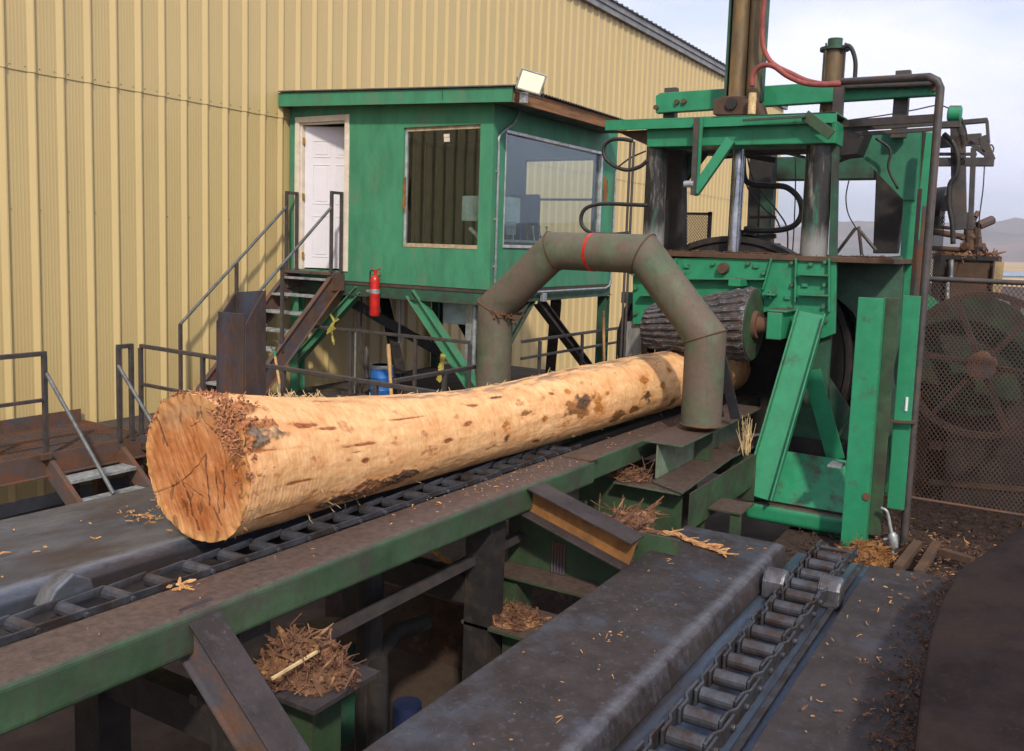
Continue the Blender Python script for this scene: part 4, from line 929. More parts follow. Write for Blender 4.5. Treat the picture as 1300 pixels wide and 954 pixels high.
# stub beam carrying the hoop foot and the box frame below it
stb = thing('stub_beam', 'grey green steel beam under the foot of the pipe arch', 'steel beam', (6.7, 2.6, -1.9))
mb = MB(); mb.box(6.68, 8.9, 2.45, 2.80, -1.555, -1.54); mb.build('top_flange', M_beam, stb, bevel=.003)
mb = MB(); mb.box(6.70, 8.9, 2.66, 2.674, -1.84, -1.556); mb.build('web', mat('pale grey green paint', (.16, .21, .15), dirt=(.12, .11, .07), amt=.45, scale=4, rough=.6, second=(.12, .2, .1), secamt=.3), stb)
mb = MB(); mb.prism([PZ(u, v, -1.842) for u, v in ((828, 611), (866, 626), (883, 614), (929, 581), (970, 561), (945, 548), (900, 556))], (0, 0, -.016)); mb.build('bottom_flange', M_beam, stb, bevel=.003)
mb = MB(); mb.box(7.55, 7.565, 2.50, 2.655, -1.84, -1.556); mb.build('stiffener', M_oldgreen, stb)
bf = thing('box_frame', 'open green box frame below the stub beam', 'steel frame', (6.7, 2.5, Z0))
mb = MB(); mb.prism([PZ(u, v, -1.862) for u, v in ((778, 612), (864, 628), (880, 616), (800, 598))], (0, 0, -.014)); mb.build('top_plate', M_beam, bf, bevel=.003)
mb = MB(); mb.box(6.60, 6.615, 2.40, 3.3, -2.22, -1.872); mb.build('front_plate', M_oldgreen, bf)
mb = MB(); mb.box(6.50, 6.72, 2.1, 3.3, -2.24, -2.222); mb.build('bottom_plate', M_beam, bf)
mb = MB()
q0, q1 = PY(868, 620, 2.36), PY(956, 600, 2.30); mb.box(q0.x, q1.x, 2.30, 2.312, -2.16, -1.862); mb.box(q1.x, q1.x+.012, 2.28, 2.6, -2.3, -1.862); a, b = PX(878, 627, 6.95), PX(942, 640, 6.95); mb.box(6.93, 7.29, b.y, a.y, a.z-.10, a.z-.085); mb.box(6.95, 6.965, b.y, b.y+.09, Z0, a.z-.101); mb.box(6.95, 6.965, a.y-.12, a.y-.02, Z0, a.z-.101)
mb.build('box_plates', M_oldgreen, bf)
heap('bark_heap', 'stringy bark tangle on the plate left of the stub beam', 6.62, 2.86, .08, .16, .05, -1.855, 150, M_bark, (.04, .14), 9, 1.)
heap('bark_heap', 'loose bark strips behind the orange webbed cross beam', 5.6, 2.45, .40, .16, .03, -1.90, 140, M_bark, (.05, .16), 12, .8)
stw = MB()
for k in range(26):
    p = PZ(945+random.gauss(0, 4), 575+random.gauss(0, 2), -1.84); tip = p+V((random.gauss(0, .05), random.gauss(0, .05), random.uniform(.15, .36)))
    stw.tube(spline([p, p.lerp(tip, .5)+V((random.gauss(0, .015), random.gauss(0, .015), 0)), tip], 4), [.006*(1-q/10) for q in range(9)], 5)
tag(stw.build('straw_tuft', M_straw, smooth=True), 'upright tuft of pale bark fibres by the stub beam', 'bark fibres')

# dim machinery below the conveyor
um = thing('under_machinery', 'dark pipes and drive parts in the pit below the conveyors', 'machinery', (4, 2.5, Z0))
MB().tube([PZ(480, 870, -2.5)+V((0, 0, -.6)), PZ(480, 870, -2.5), PZ(480, 830, -2.5), PZ(500, 805, -2.5), PZ(540, 790, -2.5)], .06, 16).build('bent_pipe', M_black, um, auto=True)
MB().tube([(4.0, 3.35, Z0), (4.0, 3.35, -1.75)], .08, 16).build('riser_pipe', M_black, um)
MB().bar((2.6, 3.0, -1.98), (6.2, 3.05, -2.0), .05, .05).build('long_pipe', M_dark, um)
MB().bar((2.6, 3.2, -2.1), (6.2, 3.25, -2.12), .05, .05).build('long_pipe', M_dark, um)
MB().bar((5.6, 4.2, -2.35), (4.6, 2.2, -2.5), .04, .02).build('amber_strip', M_amber, um)
MB().cyl((4.2, 3.9, Z0), (4.2, 3.9, -2.55), .26, n=32).build('tank', M_dkgreen, um, auto=True)
MB().cyl((4.25, 3.25, Z0), (4.25, 3.25, -2.85), .09, n=24).build('blue_motor', mat('dirty shaded blue', (.012, .02, .07), dirt=(.02, .02, .03), amt=.5), um, auto=True)  # blue darkened, the dimness of the pit is in its colour
MB().box(5.4, 8.5, 3.2, 5.0, Z0, -2.7).build('drive_housing', M_barkdark, um)  # dark litter colour on the housing stands for the pit's shade

# ================================================================== RIGHT CONVEYOR
rcv = thing('lower_conveyor', 'lower worn steel conveyor in the right foreground', 'conveyor', (4.5, 1.4, Z0))
ZR = -1.90; XR1 = 5.86
mb = MB(); xprism(mb, 1.0, XR1, [(1.42, ZR-.005), (1.47, ZR), (2.09, ZR), (2.105, ZR-.02), (2.105, ZR-.26), (2.07, ZR-.26), (2.07, ZR-.03), (1.47, ZR-.03), (1.40, ZR-.13), (1.385, ZR-.115)], sl=0)
mb.build('cover_plate', M_cover, rcv, bevel=.016, seg=3)
mb = MB(); xprism(mb, 1.0, XR1+.3, [(1.40, ZR-.135), (.86, ZR-.135), (.86, ZR-.15), (1.40, ZR-.15)], sl=0); mb.build('trough', M_trough, rcv)
mb = MB(); xprism(mb, 1.0, XR1+.3, [(1.30, ZR-.134), (1.27, ZR-.134), (1.27, ZR-.115), (1.30, ZR-.115)], sl=0); xprism(mb, 1.0, XR1+.3, [(.995, ZR-.134), (.965, ZR-.134), (.965, ZR-.115), (.995, ZR-.115)], sl=0); mb.each('wear_strip', M_chain, rcv)
mb = MB(); xprism(mb, 1.0, 5.80, [(.905, ZR-.134), (.875, ZR), (.20, ZR+.02), (.20, ZR-.01), (.87, ZR-.03), (.895, ZR-.14)], sl=0); mb.build('right_plate', M_plate, rcv, bevel=.008)
mb = MB()
for x in (2.5, 5.4): mb.box(x, x+.16, 1.9, 2.05, Z0, ZR-.27); mb.box(x, x+.16, .3, .46, Z0, ZR-.04)
mb.each('leg', M_oldgreen, rcv)
lc2 = thing('barrel_chain', 'blackened barrel link chain on the lower conveyor', 'chain', (4.5, 1.13, ZR-.1))
CP2 = .2; x = 2.3; l2 = None; zc = ZR-.045; YC = 1.135
while x < 6.0:
    if l2 is None:
        mb = MB(); mb.tube([(x, YC-.078, zc), (x, YC+.078, zc)], .037, 16)
        for s_ in (-1, 1):
            pts = [(x-.045, YC+s_*.082), (x+.05, YC+s_*.082), (x+.10, YC+s_*.105), (x+.245, YC+s_*.105)]
            q_ = [(a_, b_+s_*.014) for a_, b_ in pts][::-1]
            for (a0, a1), (b0, b1) in zip(list(zip(pts, pts[1:])), list(zip(q_[::-1], q_[::-1][1:]))):
                mb.prism([(a0[0], a0[1], zc-.038), (a1[0], a1[1], zc-.038), (b1[0], b1[1], zc-.038), (b0[0], b0[1], zc-.038)], (0, 0, .076))
        mb.tube([(x+.2, YC-.135, zc), (x+.2, YC+.135, zc)], .015, 10)
        l2 = mb.build('link', M_chain, lc2, bevel=.004, auto=False); xb = x
    else:
        c = l2.copy(); COL.objects.link(c); c.parent = lc2; c.location = (x-xb, random.gauss(0, .004), random.gauss(0, .002)); c.rotation_euler = (0, 0, 0)
    x += CP2
for nm, u, v in (('a', 985, 735), ('b', 1055, 745)):
    c_ = PZ(u, v, ZR-.02); mb = MB(); mb.prism([c_+V(q_) for q_ in ((-.07, -.065, -.11), (.08, -.065, -.11), (.08, -.065, .02), (.03, -.065, .06), (-.04, -.065, .045), (-.07, -.065, .0))], (0, .13, 0)); mb.build('flight_lug', mat('rubbed lug steel', (.10, .10, .115), edge=(.45, .46, .5), dirt=(.06, .05, .05), amt=.5, scale=9, rough=.5, metal=.3) if nm == 'a' else D.materials['rubbed lug steel'], lc2, bevel=.02)

# dark rubber sheet at the right edge
bs = MB(); bs.prism([PZ(u, v, -1.5) for u, v in ((1345, 638), (1300, 668), (1252, 700), (1216, 724), (1194, 765), (1181, 805), (1170, 865), (1160, 960))]+[V((1.5, .26, -1.50)), V((1.5, -2.6, -1.50)), V((6.9, -2.6, -1.50))], (0, 0, -.03))
o = bs.build('rubber_sheet', M_belt, bevel=.01); tag(o, 'dark rubber covered panel filling the lower right corner', 'panel')

# ================================================================== DEBARKING MACHINE
mc = thing('debarking_machine', 'big bright green log debarking machine', 'machine', (9, 3, -2.6))
FX = 9.0
mb = MB()
fplate(mb, [(803, 330), (858, 328), (1062, 326), (1060, 424), (1044, 430), (1010, 424), (984, 420), (982, 396), (842, 404), (834, 412), (803, 412)], FX, .05)
mb.build('front_plate', M_paint, mc, bevel=.006)
mb = MB()
for (u0, v0), (u1, v1) in (((868, 354), (972, 354.5)), ((1014, 348.5), (1052, 350)), ((1014, 374), (1052, 375.5)), ((803, 349), (838, 348)), ((812, 375), (836, 375))):
    a, b = PX(u0, v0, FX-.05), PX(u1, v1, FX-.05); mb.bar(a, b, .10, .018, up=(0, 0, 1))
for (u0, v0), (u1, v1) in (((859, 328), (856, 366)), ((980, 328), (969, 368)), ((1011, 328), (1010, 384)), ((1053, 328), (1053, 396))):
    a, b = PX(u0, v0, FX-.03), PX(u1, v1, FX-.03); mb.bar(a, b, .06, .016, up=(0, 1, 0))
mb.each('stiffener_rib', M_paint, mc, bevel=.003)
bl = MB()
for u, v in ((1006, 334), (1048, 333), (1006, 362), (1047, 362), (1005, 389), (1046, 390), (1004, 399), (986, 398), (869, 346), (970, 347), (808, 340), (808, 366), (808, 398), (1048, 408), (1030, 336), (906, 335), (950, 335), (1020, 408)):
    a = PX(u, v, FX); bl.cyl((FX-.035, a.y, a.z), (FX, a.y, a.z), .019, n=6); bl.cyl((FX-.008, a.y, a.z), (FX-.001, a.y, a.z), .028, n=14)
bl.each('bolt', M_paintc, mc, group=2)
a = PX(919, 341, FX); MB().cyl((FX-.07, a.y, a.z), (FX, a.y, a.z), .05, .062).build('rusted_boss', M_rustbrown, mc, auto=True)
# top ledge with debris, body behind
zt_l = PX(930, 322, FX).z
a = PX(845, 326, FX); b = PX(1062, 325, FX)
mb = MB(); mb.box(FX-.03, 11.6, 1.35, a.y+.15, zt_l-.05, zt_l-.0); mb.build('top_deck', M_rustbrown, mc, bevel=.005)
ZT = zt_l-.055
mb = MB(); mb.box(FX+.06, FX+.12, 1.88, 2.2, -2.2, ZT); mb.box(FX+.7, 11.5, 1.42, 1.5, -2.4, ZT); mb.box(10.25, 10.32, 1.3, 2.05, -2.3, ZT); mb.build('side_plate', M_dkgreen, mc)
mb = MB(); mb.box(FX+.9, 11.4, 3.95, 4.03, -2.4, ZT); mb.build('far_plate', M_dkgreen, mc)
mb = MB(); fplate(mb, [(1058, 328), (1146, 326), (1140, 540), (1112, 575), (1086, 575), (1098, 520), (1104, 465), (1098, 425), (1082, 395), (1064, 380), (1058, 380)], 9.66, .02); mb.build('side_shield', mat('shaded grey green paint', (.045, .105, .070), dirt=(.06, .055, .05), amt=.4, scale=3, rough=.6, bump=.08), mc)  # duller than the machine paint: shade on this plate put into its colour
# rotor ring
ring = MB(); n_ = 72; cy_, cz_ = 3.12, -1.17; ro_, ri_ = 1.33, .95
rr0 = [[V((xx, cy_+math.cos(2*math.pi*k/n_)*r__, cz_+math.sin(2*math.pi*k/n_)*r__)) for k in range(n_)] for xx, r__ in ((9.72, ro_), (9.72, ro_-.06), (9.75, ro_-.08), (9.75, ri_), (9.98, ri_), (9.98, ro_))]
for r in rr0: ring.v += r
m_ = len(rr0)
for i in range(m_):
    for k in range(n_): a_ = i*n_+k; b_ = i*n_+(k+1) % n_; c_ = ((i+1) % m_)*n_+(k+1) % n_; d_ = ((i+1) % m_)*n_+k; ring.f.append((a_, b_, c_, d_))
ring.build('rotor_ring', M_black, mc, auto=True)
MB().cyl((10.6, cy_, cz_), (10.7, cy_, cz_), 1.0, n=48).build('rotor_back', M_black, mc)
# feed roller: hourglass with raised bars
rl = MB(); yr0, yr1 = PX(957, 402, 8.72).y, PX(822, 424, 8.72).y; zr = -.71; xr = 8.72; nseg_ = 96; rows = 26
for j in range(rows+1):
    f_ = j/rows; y = yr0+(yr1-yr0)*f_; base_r = .355-.15*f_; zr_ = zr-.10*f_
    for k in range(nseg_):
        a_ = 2*math.pi*k/nseg_; rg_ = .018 if (k % 4 < 2) else 0; rg_ += .010*(noise.noise(V(((k//4)*1.9, j*.5, 0))))+(.014 if (k % 4 < 2 and (j+k//4) % 5 == 0) else 0); 
        if j in (0, rows): rg_ = 0
        r__ = base_r+rg_; rl.v.append(V((xr+math.cos(a_)*r__, y, zr_+math.sin(a_)*r__)))
for j in range(rows):
    for k in range(nseg_): a_ = j*nseg_+k; b_ = j*nseg_+(k+1) % nseg_; rl.f.append((a_, b_, b_+nseg_, a_+nseg_))
rl.f.append(tuple(range(nseg_))); rl.f.append(tuple(rows*nseg_+k for k in range(nseg_)))
rlo = rl.build('feed_roller', mat('battered roller steel', (.055, .05, .052), edge=(.35, .36, .40), dirt=(.09, .055, .035), amt=.5, scale=9, rough=.45, metal=.3, second=(.14, .15, .18), secamt=.25, bump=.3), mc)
MB().cyl((xr, yr0-.012, zr), (xr, yr0+.004, zr), .345, n=48).build('roller_end_plate', M_oldgreen, rlo)
MB().tube([(xr, yr0-.012, zr), (xr, yr0-.05, zr), (xr, yr0-.05, zr), (xr, yr0-.16, zr)], [.14, .13, .085, .075], 28).build('hub', M_rustbrown, rlo, auto=True)
mb = MB(); mb.box(xr-.12, FX, yr0-.30, yr0-.16, zr-.12, zr+.14); mb.box(xr-.1, FX, yr0-.34, yr0-.14, zr+.14, zr+.165); mb.build('bearing_block', M_paint, mc, bevel=.01)
mb = MB(); mb.box(xr-.02, FX, yr0+.15, yr0+.27, zr+.36, zr+.44); a = PX(978, 374, FX-.05); mb.box(FX-.12, FX, a.y-.06, a.y+.06, a.z-.012, a.z+.012); mb.cyl((FX-.06, a.y, a.z-.05), (FX-.06, a.y, a.z+.03), .022, n=6); mb.build('roller_arm', M_paint, mc, bevel=.008)
# left leg of the machine behind the log
mb = MB(); a = PX(815, 412, FX+.1); mb.box(FX+.05, FX+.22, a.y-.02, a.y+.16, -2.5, a.z+.02); mb.build('left_leg', M_grayrod, mc)
mb = MB(); mb.box(FX+.25, FX+.4, 2.2, 4.2, -.62, -.5); mb.build('inner_beam', M_dkgreen, mc)
mb = MB(); fplate(mb, [(1052, 478), (1098, 548), (1092, 580), (1056, 576)], FX+.25, .02); mb.build('inner_gusset', M_dkgreen, mc)
a, b = PX(1004, 500, FX+.1), PX(1000, 575, FX+.1); MB().cyl((FX+.15, a.y, b.z-.1), (FX+.15, a.y, a.z), .11, n=24).build('inner_pipe', M_dkgreen, mc, auto=True)
MB().bar(PX(1062, 558, FX+.1), PX(1100, 500, FX+.1), .03, .05, up=(1, 0, 0)).build('inner_strut', M_dkgreen, mc)
# diagonal channel brace
p0 = PX(1031, 398, FX-.12); p1 = PX(963, 632, 8.25)
mb = MB(); mb.chan(p0, p1, .09, .27, .016, up=(.0, 1, .29), side=-1); o = mb.build('diagonal_brace', M_paint, mc, bevel=.004)
p0 = PX(1030, 470, FX-.25); p1 = PX(1061, 583, FX-.12)
MB().bar(p0, p1, .02, .17, up=(0, 1, 0)).build('flat_brace', M_paint, mc, bevel=.003)
# base box
BX = 8.30
a, b = PX(945, 646, BX), PX(1078, 684, BX)
mb = MB(); mb.box(BX, BX+.24, b.y-.02, a.y, b.z+.0, a.z+.075); mb.build('base_beam', M_paint, mc, bevel=.05, seg=4)
zb0 = a.z+.08
a, b = PX(988, 573, 8.85), PX(1084, 588, 8.85)
mb = MB(); mb.prism([a, b, V((BX+.10, b.y-.1, zb0)), V((BX+.10, a.y+.32, zb0))], (-.02, 0, .02)); mb.build('apron_plate', M_paintc, mc, bevel=.004)
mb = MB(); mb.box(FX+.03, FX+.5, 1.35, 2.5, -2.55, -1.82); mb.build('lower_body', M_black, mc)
mb = MB(); mb.prism([PX(u, v, BX+.1) for u, v in ((1028, 672), (1082, 683), (1080, 716), (1062, 708))], (.03, 0, 0)); mb.build('foot_plate', M_paintc, mc)
# bright vertical channel
GX = 7.95
a = PX(1066, 700, GX); b = PX(1097, 704, GX); zb_, zt2 = PX(1090, 704, GX).z, PX(1105, 378, GX).z
y1, y0 = a.y, b.y
mb = MB(); mb.box(GX, GX+.016, y0, y1, zb_, zt2); mb.box(GX+.017, GX+.17, y0+.0, y0+.016, zb_, zt2); mb.build('guard_channel', M_paint, mc, bevel=.005)
mb = MB(); mb.box(GX+.17, GX+.19, y0-.05, y0+.05, zb_+.1, zt2-.01); mb.box(GX+.12, GX+.14, y0-.10, y0-.0, zb_+.15, zt2); mb.build('guard_flange', M_oldgreen, mc, bevel=.004)
mb = MB(); mb.box(GX+.35, GX+.37, y0-.24, y0-.10, zb_+.35, zt2+.02); mb.build('guard_panel', M_paint, mc, bevel=.004)
a = PX(1100, 631, GX-.01); MB().cyl((GX-.012, a.y, a.z), (GX, a.y, a.z), .032, n=20).build('cover_disc', M_rustbrown, mc)
a = PX(1066, 592, GX+.02); MB().box(GX-.03, GX+.15, a.y-.02, a.y+.09, a.z-.01, a.z+.01).build('bracket_tab', M_galv, mc)
# right column and plate
RX = 10.2
mb = MB()
fplate(mb, [(1150, 168), (1168, 167), (1160, 330), (1134, 640), (1120, 640), (1140, 380), (1146, 260)], RX, .16); mb.build('right_column', M_paint, mc, bevel=.005)
mb = MB(); fplate(mb, [(1125, 326), (1143, 325), (1139, 470), (1118, 470)], RX-.01, .02); mb.build('bolted_strip', M_dkgreen, mc)
bl = MB()
for u, v in ((1130, 334), (1129.5, 344), (1129, 354), (1128.5, 366), (1138, 355)): a = PX(u, v, RX-.01); bl.cyl((RX-.035, a.y, a.z), (RX-.01, a.y, a.z), .022, n=12)
bl.each('bolt', M_black, mc)
mb = MB(); a, b = PX(1124, 328, RX-.02), PX(1121, 374, RX-.02); mb.bar(a, b, .03, .008, up=(1, 0, 0)); mb.build('amber_strip', M_amber, mc)
a = PX(1091, 369, RX-.05); MB().box(RX-.1, RX, a.y-.05, a.y+.05, a.z-.11, a.z+.09).build('junction_box', M_rustbrown, mc, bevel=.01)
# gusset
mb = MB(); fplate(mb, [(1084, 172), (1168, 167), (1162, 254), (1147, 254), (1090, 195)], RX-.03, .02); mb.build('gusset_plate', mat('mid green gusset paint', (.030, .165, .095), dirt=(.04, .08, .05), amt=.3, scale=3, rough=.6, var=.5), mc)
mb = MB(); fplate(mb, [(1163, 168), (1184, 168), (1172, 420), (1156, 420)], RX+.17, .03); mb.build('dark_backing', M_black, mc)
mb = MB(); fplate(mb, [(1176, 168), (1186, 168), (1172, 305), (1160, 305)], RX-.3, .05); mb.build('perforated_strip', M_paint, mc)
# guide posts
for (u, v, u2, v2, r__, m_, tp) in ((834, 190, 829, 328, .115, M_guide, 1), (1040, 183, 1034, 328, .13, M_guide, 2)):
    a = PX(u, v, 9.15); b = PX(u2, v2, 9.15); zmid = a.z+(b.z-a.z)*.62; yy = (a.y+b.y)/2
    o = MB().cyl((9.15, yy, b.z), (9.15, yy, a.z+.03), r__, n=40).build('guide_post', m_, mc, auto=True)
    pass
# top front beam with ledge
mb = MB(); fplate(mb, [(821, 164), (1062, 153), (1060, 182), (821, 187)], FX-.05, .35); mb.build('top_beam', M_paint, mc, bevel=.008)
mb = MB(); fplate(mb, [(768, 153), (1062, 142), (1062, 156), (768, 166)], FX-.14, .02); a, b = PX(768, 153, FX-.14), PX(1062, 142, FX-.14); mb.prism([a, b, b+V((.5, 0, 0)), a+V((.5, 0, 0))], (0, 0, -.015)); mb.build('top_ledge', M_paint, mc, bevel=.003)
mb = MB(); a, b, c_ = PX(780, 166, FX-.1), PX(821, 166, FX-.1), PX(833, 186, FX-.1); mb.prism([PX(782, 167, FX-.02), PX(822, 165, FX-.02), PX(822, 185, FX-.02)], (.4, 0, 0)); mb.build('ledge_bracket', M_rustbrown, mc)
MB().bar(PX(943, 153, FX-.2), PX(1023, 148, FX-.2), .03, .02).build('ledge_lip', M_dark, mc)
MB().bar(PX(1022, 146, FX-.17), PX(1056, 172, FX-.17), .02, .10, up=(0, .4, 1)).build('angle_strut', M_oldgreen, mc, bevel=.004)
# hanging bars
MB().bar(PX(884.5, 150, FX-.2), PX(880, 248, FX-.2), .03, .05, up=(0, 1, 0)).build('hanging_bar', M_dark, mc)
MB().bar(PX(890, 150, FX-.16), PX(884, 249, FX-.16), .012, .05, up=(0, 1, 0)).build('hanging_bar', M_paint, mc)
MB().bar(PX(928, 178, FX-.1), PX(882, 244, FX-.16), .06, .10, up=(0, 1, .6)).build('diagonal_strut', M_paint, mc, bevel=.004)
mb = MB(); a = PX(875, 234, FX-.2); mb.cyl(a-V((0, .05, 0)), a+V((0, .05, 0)), .035, n=12); mb.build('coupling', M_galv, mc)
# central rod
a, b = PX(937, 176, 9.55), PX(933, 322, 9.55); MB().cyl((9.55, (a.y+b.y)/2, b.z-.1), (9.55, (a.y+b.y)/2, a.z+.25), .068, n=32).build('cylinder_rod', M_rod, mc, auto=True)
# inner frame members
mb = MB()
fplate(mb, [(846, 190), (866, 190), (866, 322), (838, 322)], 9.45, .15); fplate(mb, [(848, 188), (905, 188), (866, 240), (866, 322), (850, 322)], 9.7, .02)
mb.build('inner_post', M_black, mc)
mb = MB(); fplate(mb, [(864, 190), (903, 190), (866, 232)], 9.66, .03); mb.build('inner_gusset', M_dkgreen, mc)
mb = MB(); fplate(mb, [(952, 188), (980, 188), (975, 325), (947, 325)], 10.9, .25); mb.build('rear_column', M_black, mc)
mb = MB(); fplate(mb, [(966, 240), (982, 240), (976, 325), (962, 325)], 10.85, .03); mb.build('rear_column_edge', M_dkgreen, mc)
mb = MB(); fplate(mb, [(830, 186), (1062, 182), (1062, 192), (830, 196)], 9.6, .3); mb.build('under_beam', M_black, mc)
mb = MB(); fplate(mb, [(960, 200), (1120, 197), (1120, 227), (960, 229)], 11.4, .25); mb.build('rear_beam', M_dkgreen, mc, bevel=.01)
mb = MB(); fplate(mb, [(1113, 196), (1150, 194), (1150, 240), (1138, 322), (1108, 322)], 11.35, .2); mb.build('rear_column', M_black, mc, bevel=.01)
mb = MB(); fplate(mb, [(1065, 150), (1100, 165), (1088, 195), (1062, 198)], 9.8, .4); mb.build('corner_block', M_black, mc)
mb = MB(); fplate(mb, [(1057, 160), (1063, 160), (1060, 326), (1052, 326)], 9.1, .12); mb.build('corner_post', M_dkgreen, mc)
# tall bronze cylinders
BXc = 9.55
for u in (936, 957):
    a = PX(u-1, 130, BXc); r__ = .090 if u < 940 else .080
    MB().cyl((BXc, a.y, a.z), (BXc, a.y, a.z+3.0), r__, n=28).build('tall_cylinder', M_bronze, mc, auto=True)
mb = MB(); a, b = PX(921, 128, BXc), PX(965, 128, BXc)
mb.box(BXc-.03, BXc+.1, a.y-.012, a.y+.012, a.z-.02, a.z+3.0); mb.box(BXc-.02, BXc+.1, b.y-.012, b.y+.012, a.z-.02, a.z+3.0); mb.box(BXc+.09, BXc+.12, b.y+.012, a.y-.012, a.z-.1, a.z+3.0); mb.build('cylinder_frame', M_dkgreen, mc)
mb = MB(); fplate(mb, [(905, 128), (918, 122), (950, 122), (962, 130), (966, 146), (905, 146)], BXc-.2, .3); mb.build('cylinder_bracket', M_rustbrown, mc, bevel=.01)
a = PX(929, 132, BXc-.2); MB().cyl(a-V((.03, 0, 0)), a+V((.0, 0, 0)), .06).build('pivot_pin', M_black, mc)
a = PX(955, 130, BXc-.3); MB().tube([a+V((0, 0, .09)), a+V((0, 0, -.12))], .04, 14).build('hose_fitting', M_straw, mc)
# upper beam and posts
UX = 9.9
mb = MB(); fplate(mb, [(838, 118), (1184, 95), (1191, 99), (1190, 121), (832, 144), (832, 122)], UX, .1); mb.build('upper_beam', M_paint, mc, bevel=.01)
mb = MB(); fplate(mb, [(1065, 104), (1184, 96), (1192, 103), (1180, 109), (1066, 113)], UX-.12, .1); mb.build('upper_pipe', M_dark, mc, bevel=.02)
bl = MB()
for u, v in ((860, 130), (869, 129), (1139, 111), (1150, 110), (833.5, 137), (1186, 113)): a = PX(u, v, UX); bl.cyl((UX-.035, a.y, a.z), (UX, a.y, a.z), .028, n=12)
bl.each('bolt', M_rustbrown, mc)
mb = MB()
for u in (852, 1147): a = PX(u, 112 if u < 900 else 90, UX+.15); b = PX(u, 160 if u < 900 else 175, UX+.15); mb.box(UX+.12, UX+.22, a.y-.07, a.y+.07, b.z, a.z)
mb.each('stub_post', M_dark, mc)
mb = MB(); fplate(mb, [(1058, 104), (1071, 103), (1068, 160), (1056, 160)], 9.6, .08); mb.build('dark_post', M_dark, mc)
# small top cylinder
SX = 10.1; a = PX(1057, 103, SX); k_ = PX(1057, 65, SX).z
sc = MB().cyl((SX, a.y, a.z-.45), (SX, a.y, k_), .112, n=28).build('short_cylinder', M_bronze, mc, auto=True)
MB().cyl((SX, a.y, k_), (SX, a.y, k_+.03), .15, n=28).build('flange', M_dkgreen, sc, auto=True)
MB().cyl((SX, a.y, k_+.03), (SX, a.y, PX(1057, 50, SX).z), .075, n=24).build('cap', M_dkgreen, sc, auto=True)
for q_ in range(4):
    aa = math.pi/4+q_*math.pi/2+.3; MB().cyl((SX+math.cos(aa)*.135, a.y+math.sin(aa)*.135, a.z-.4), (SX+math.cos(aa)*.135, a.y+math.sin(aa)*.135, k_+.06), .011, n=8).build('tie_rod', M_dark, sc)
def hose(label, name, pix, x, r, m_=M_hose, n=10, top_=None):
    pts = [PX(u, v, x if not isinstance(x, (list, tuple)) else x[i]) for i, (u, v) in enumerate(pix)]
    o = MB().tube(spline(pts, n), r, 10).build(name, m_, mc, smooth=True); return o
hose('', 'hose', [(1069, 62), (1076, 58), (1082, 64), (1086, 80), (1085, 104)], SX-.1, .022)
hose('', 'red_hose', [(972, -40), (970, 0), (968, 50), (974, 72), (985, 84), (1005, 94), (1025, 103), (1048, 107), (1070, 105)], BXc-.2, .026, M_redhose)
hose('', 'red_hose', [(955, 110), (955, 98), (960, 88), (970, 83), (983, 85), (1000, 97), (1022, 106), (1045, 108), (1068, 107)], BXc-.28, .026, M_redhose)
hose('', 'hose', [(943, 190), (945, 225), (955, 234), (975, 236), (998, 238), (1014, 252), (1018, 270), (1010, 285), (992, 292), (965, 293), (945, 291)], 9.9, .032)
hose('', 'cable', [(948, 195), (955, 225), (972, 250), (988, 270), (999, 290), (1000, 322)], 10.2, .009)
hose('', 'cable', [(944, 215), (950, 240), (970, 265), (985, 278), (991, 292)], 10.1, .009)
hose('', 'cable', [(1009, 190), (1010, 230), (1008, 290), (1006, 322)], 10.3, .007)
hose('', 'cable', [(1078, 228), (1074, 250), (1077, 272), (1088, 292)], 10.6, .007)
# left hoses and the pipe pair
hose('', 'hose', [(803, 179), (790, 177), (776, 178), (767, 186), (768, 200), (780, 211), (796, 216), (812, 212), (822, 204)], 8.8, .021)
hose('', 'hose', [(822, 261), (800, 260), (765, 259), (745, 264), (738, 275), (740, 288), (752, 296), (775, 298), (800, 296)], 8.8, .021)
hose('', 'cable', [(820, 192), (800, 201), (785, 212)], 8.85, .009)
mb = MB()
for u, u2 in ((800.5, 789), (805, 797)): a, b = PX(u, 180, 8.8), PX(u2, 480, 8.8); mb.tube([(8.8, a.y, b.z), (8.8, a.y, a.z)], .014, 8)
mb.each('riser_pipe', M_dark, mc, auto=True)
# mesh guard seen through the opening
def meshpanel(mb, O, U, W_, nu, nv, th, dep, ratio=.5):
    """diamond grid spanned by U (nu cells) and W_ (nv cells) from O"""
    U = V(U); W_ = V(W_); nrm_ = U.cross(W_).normalized()
    cu, cvv = U/nu, W_/nv
    def seg(a_, b_): mb.bar(a_, b_, th, dep, up=nrm_)
    for s in (1, -1):
        for k in range(-nv, nu+nv):
            # line through bottom cell k going up with slope s
            if s == 1: i0, j0 = (k, 0)
            else: i0, j0 = (k, 0)
            t0 = 0; t1 = nv
            if s == 1: t0 = max(0, -k); t1 = min(nv, nu-k)
            else: t0 = max(0, k-nu); t1 = min(nv, k)
            if t1 <= t0: continue
            seg(O+cu*(k+s*t0)+cvv*t0, O+cu*(k+s*t1)+cvv*t1)
mg = MB(); a = PX(869, 320, 10.7); b = PX(899, 320, 10.7); c_ = PX(869, 273, 10.7)
meshpanel(mg, V((10.7, a.y, a.z)), (0, b.y-a.y, 0), (0, 0, c_.z-a.z), 9, 11, .007, .004); mg.box(10.68, 10.72, b.y-.02, b.y+.02, a.z, c_.z+.04); mg.box(10.68, 10.72, b.y-.02, a.y, c_.z-.0, c_.z+.03); mg.build('mesh_guard', M_black, mc)
mb = MB()
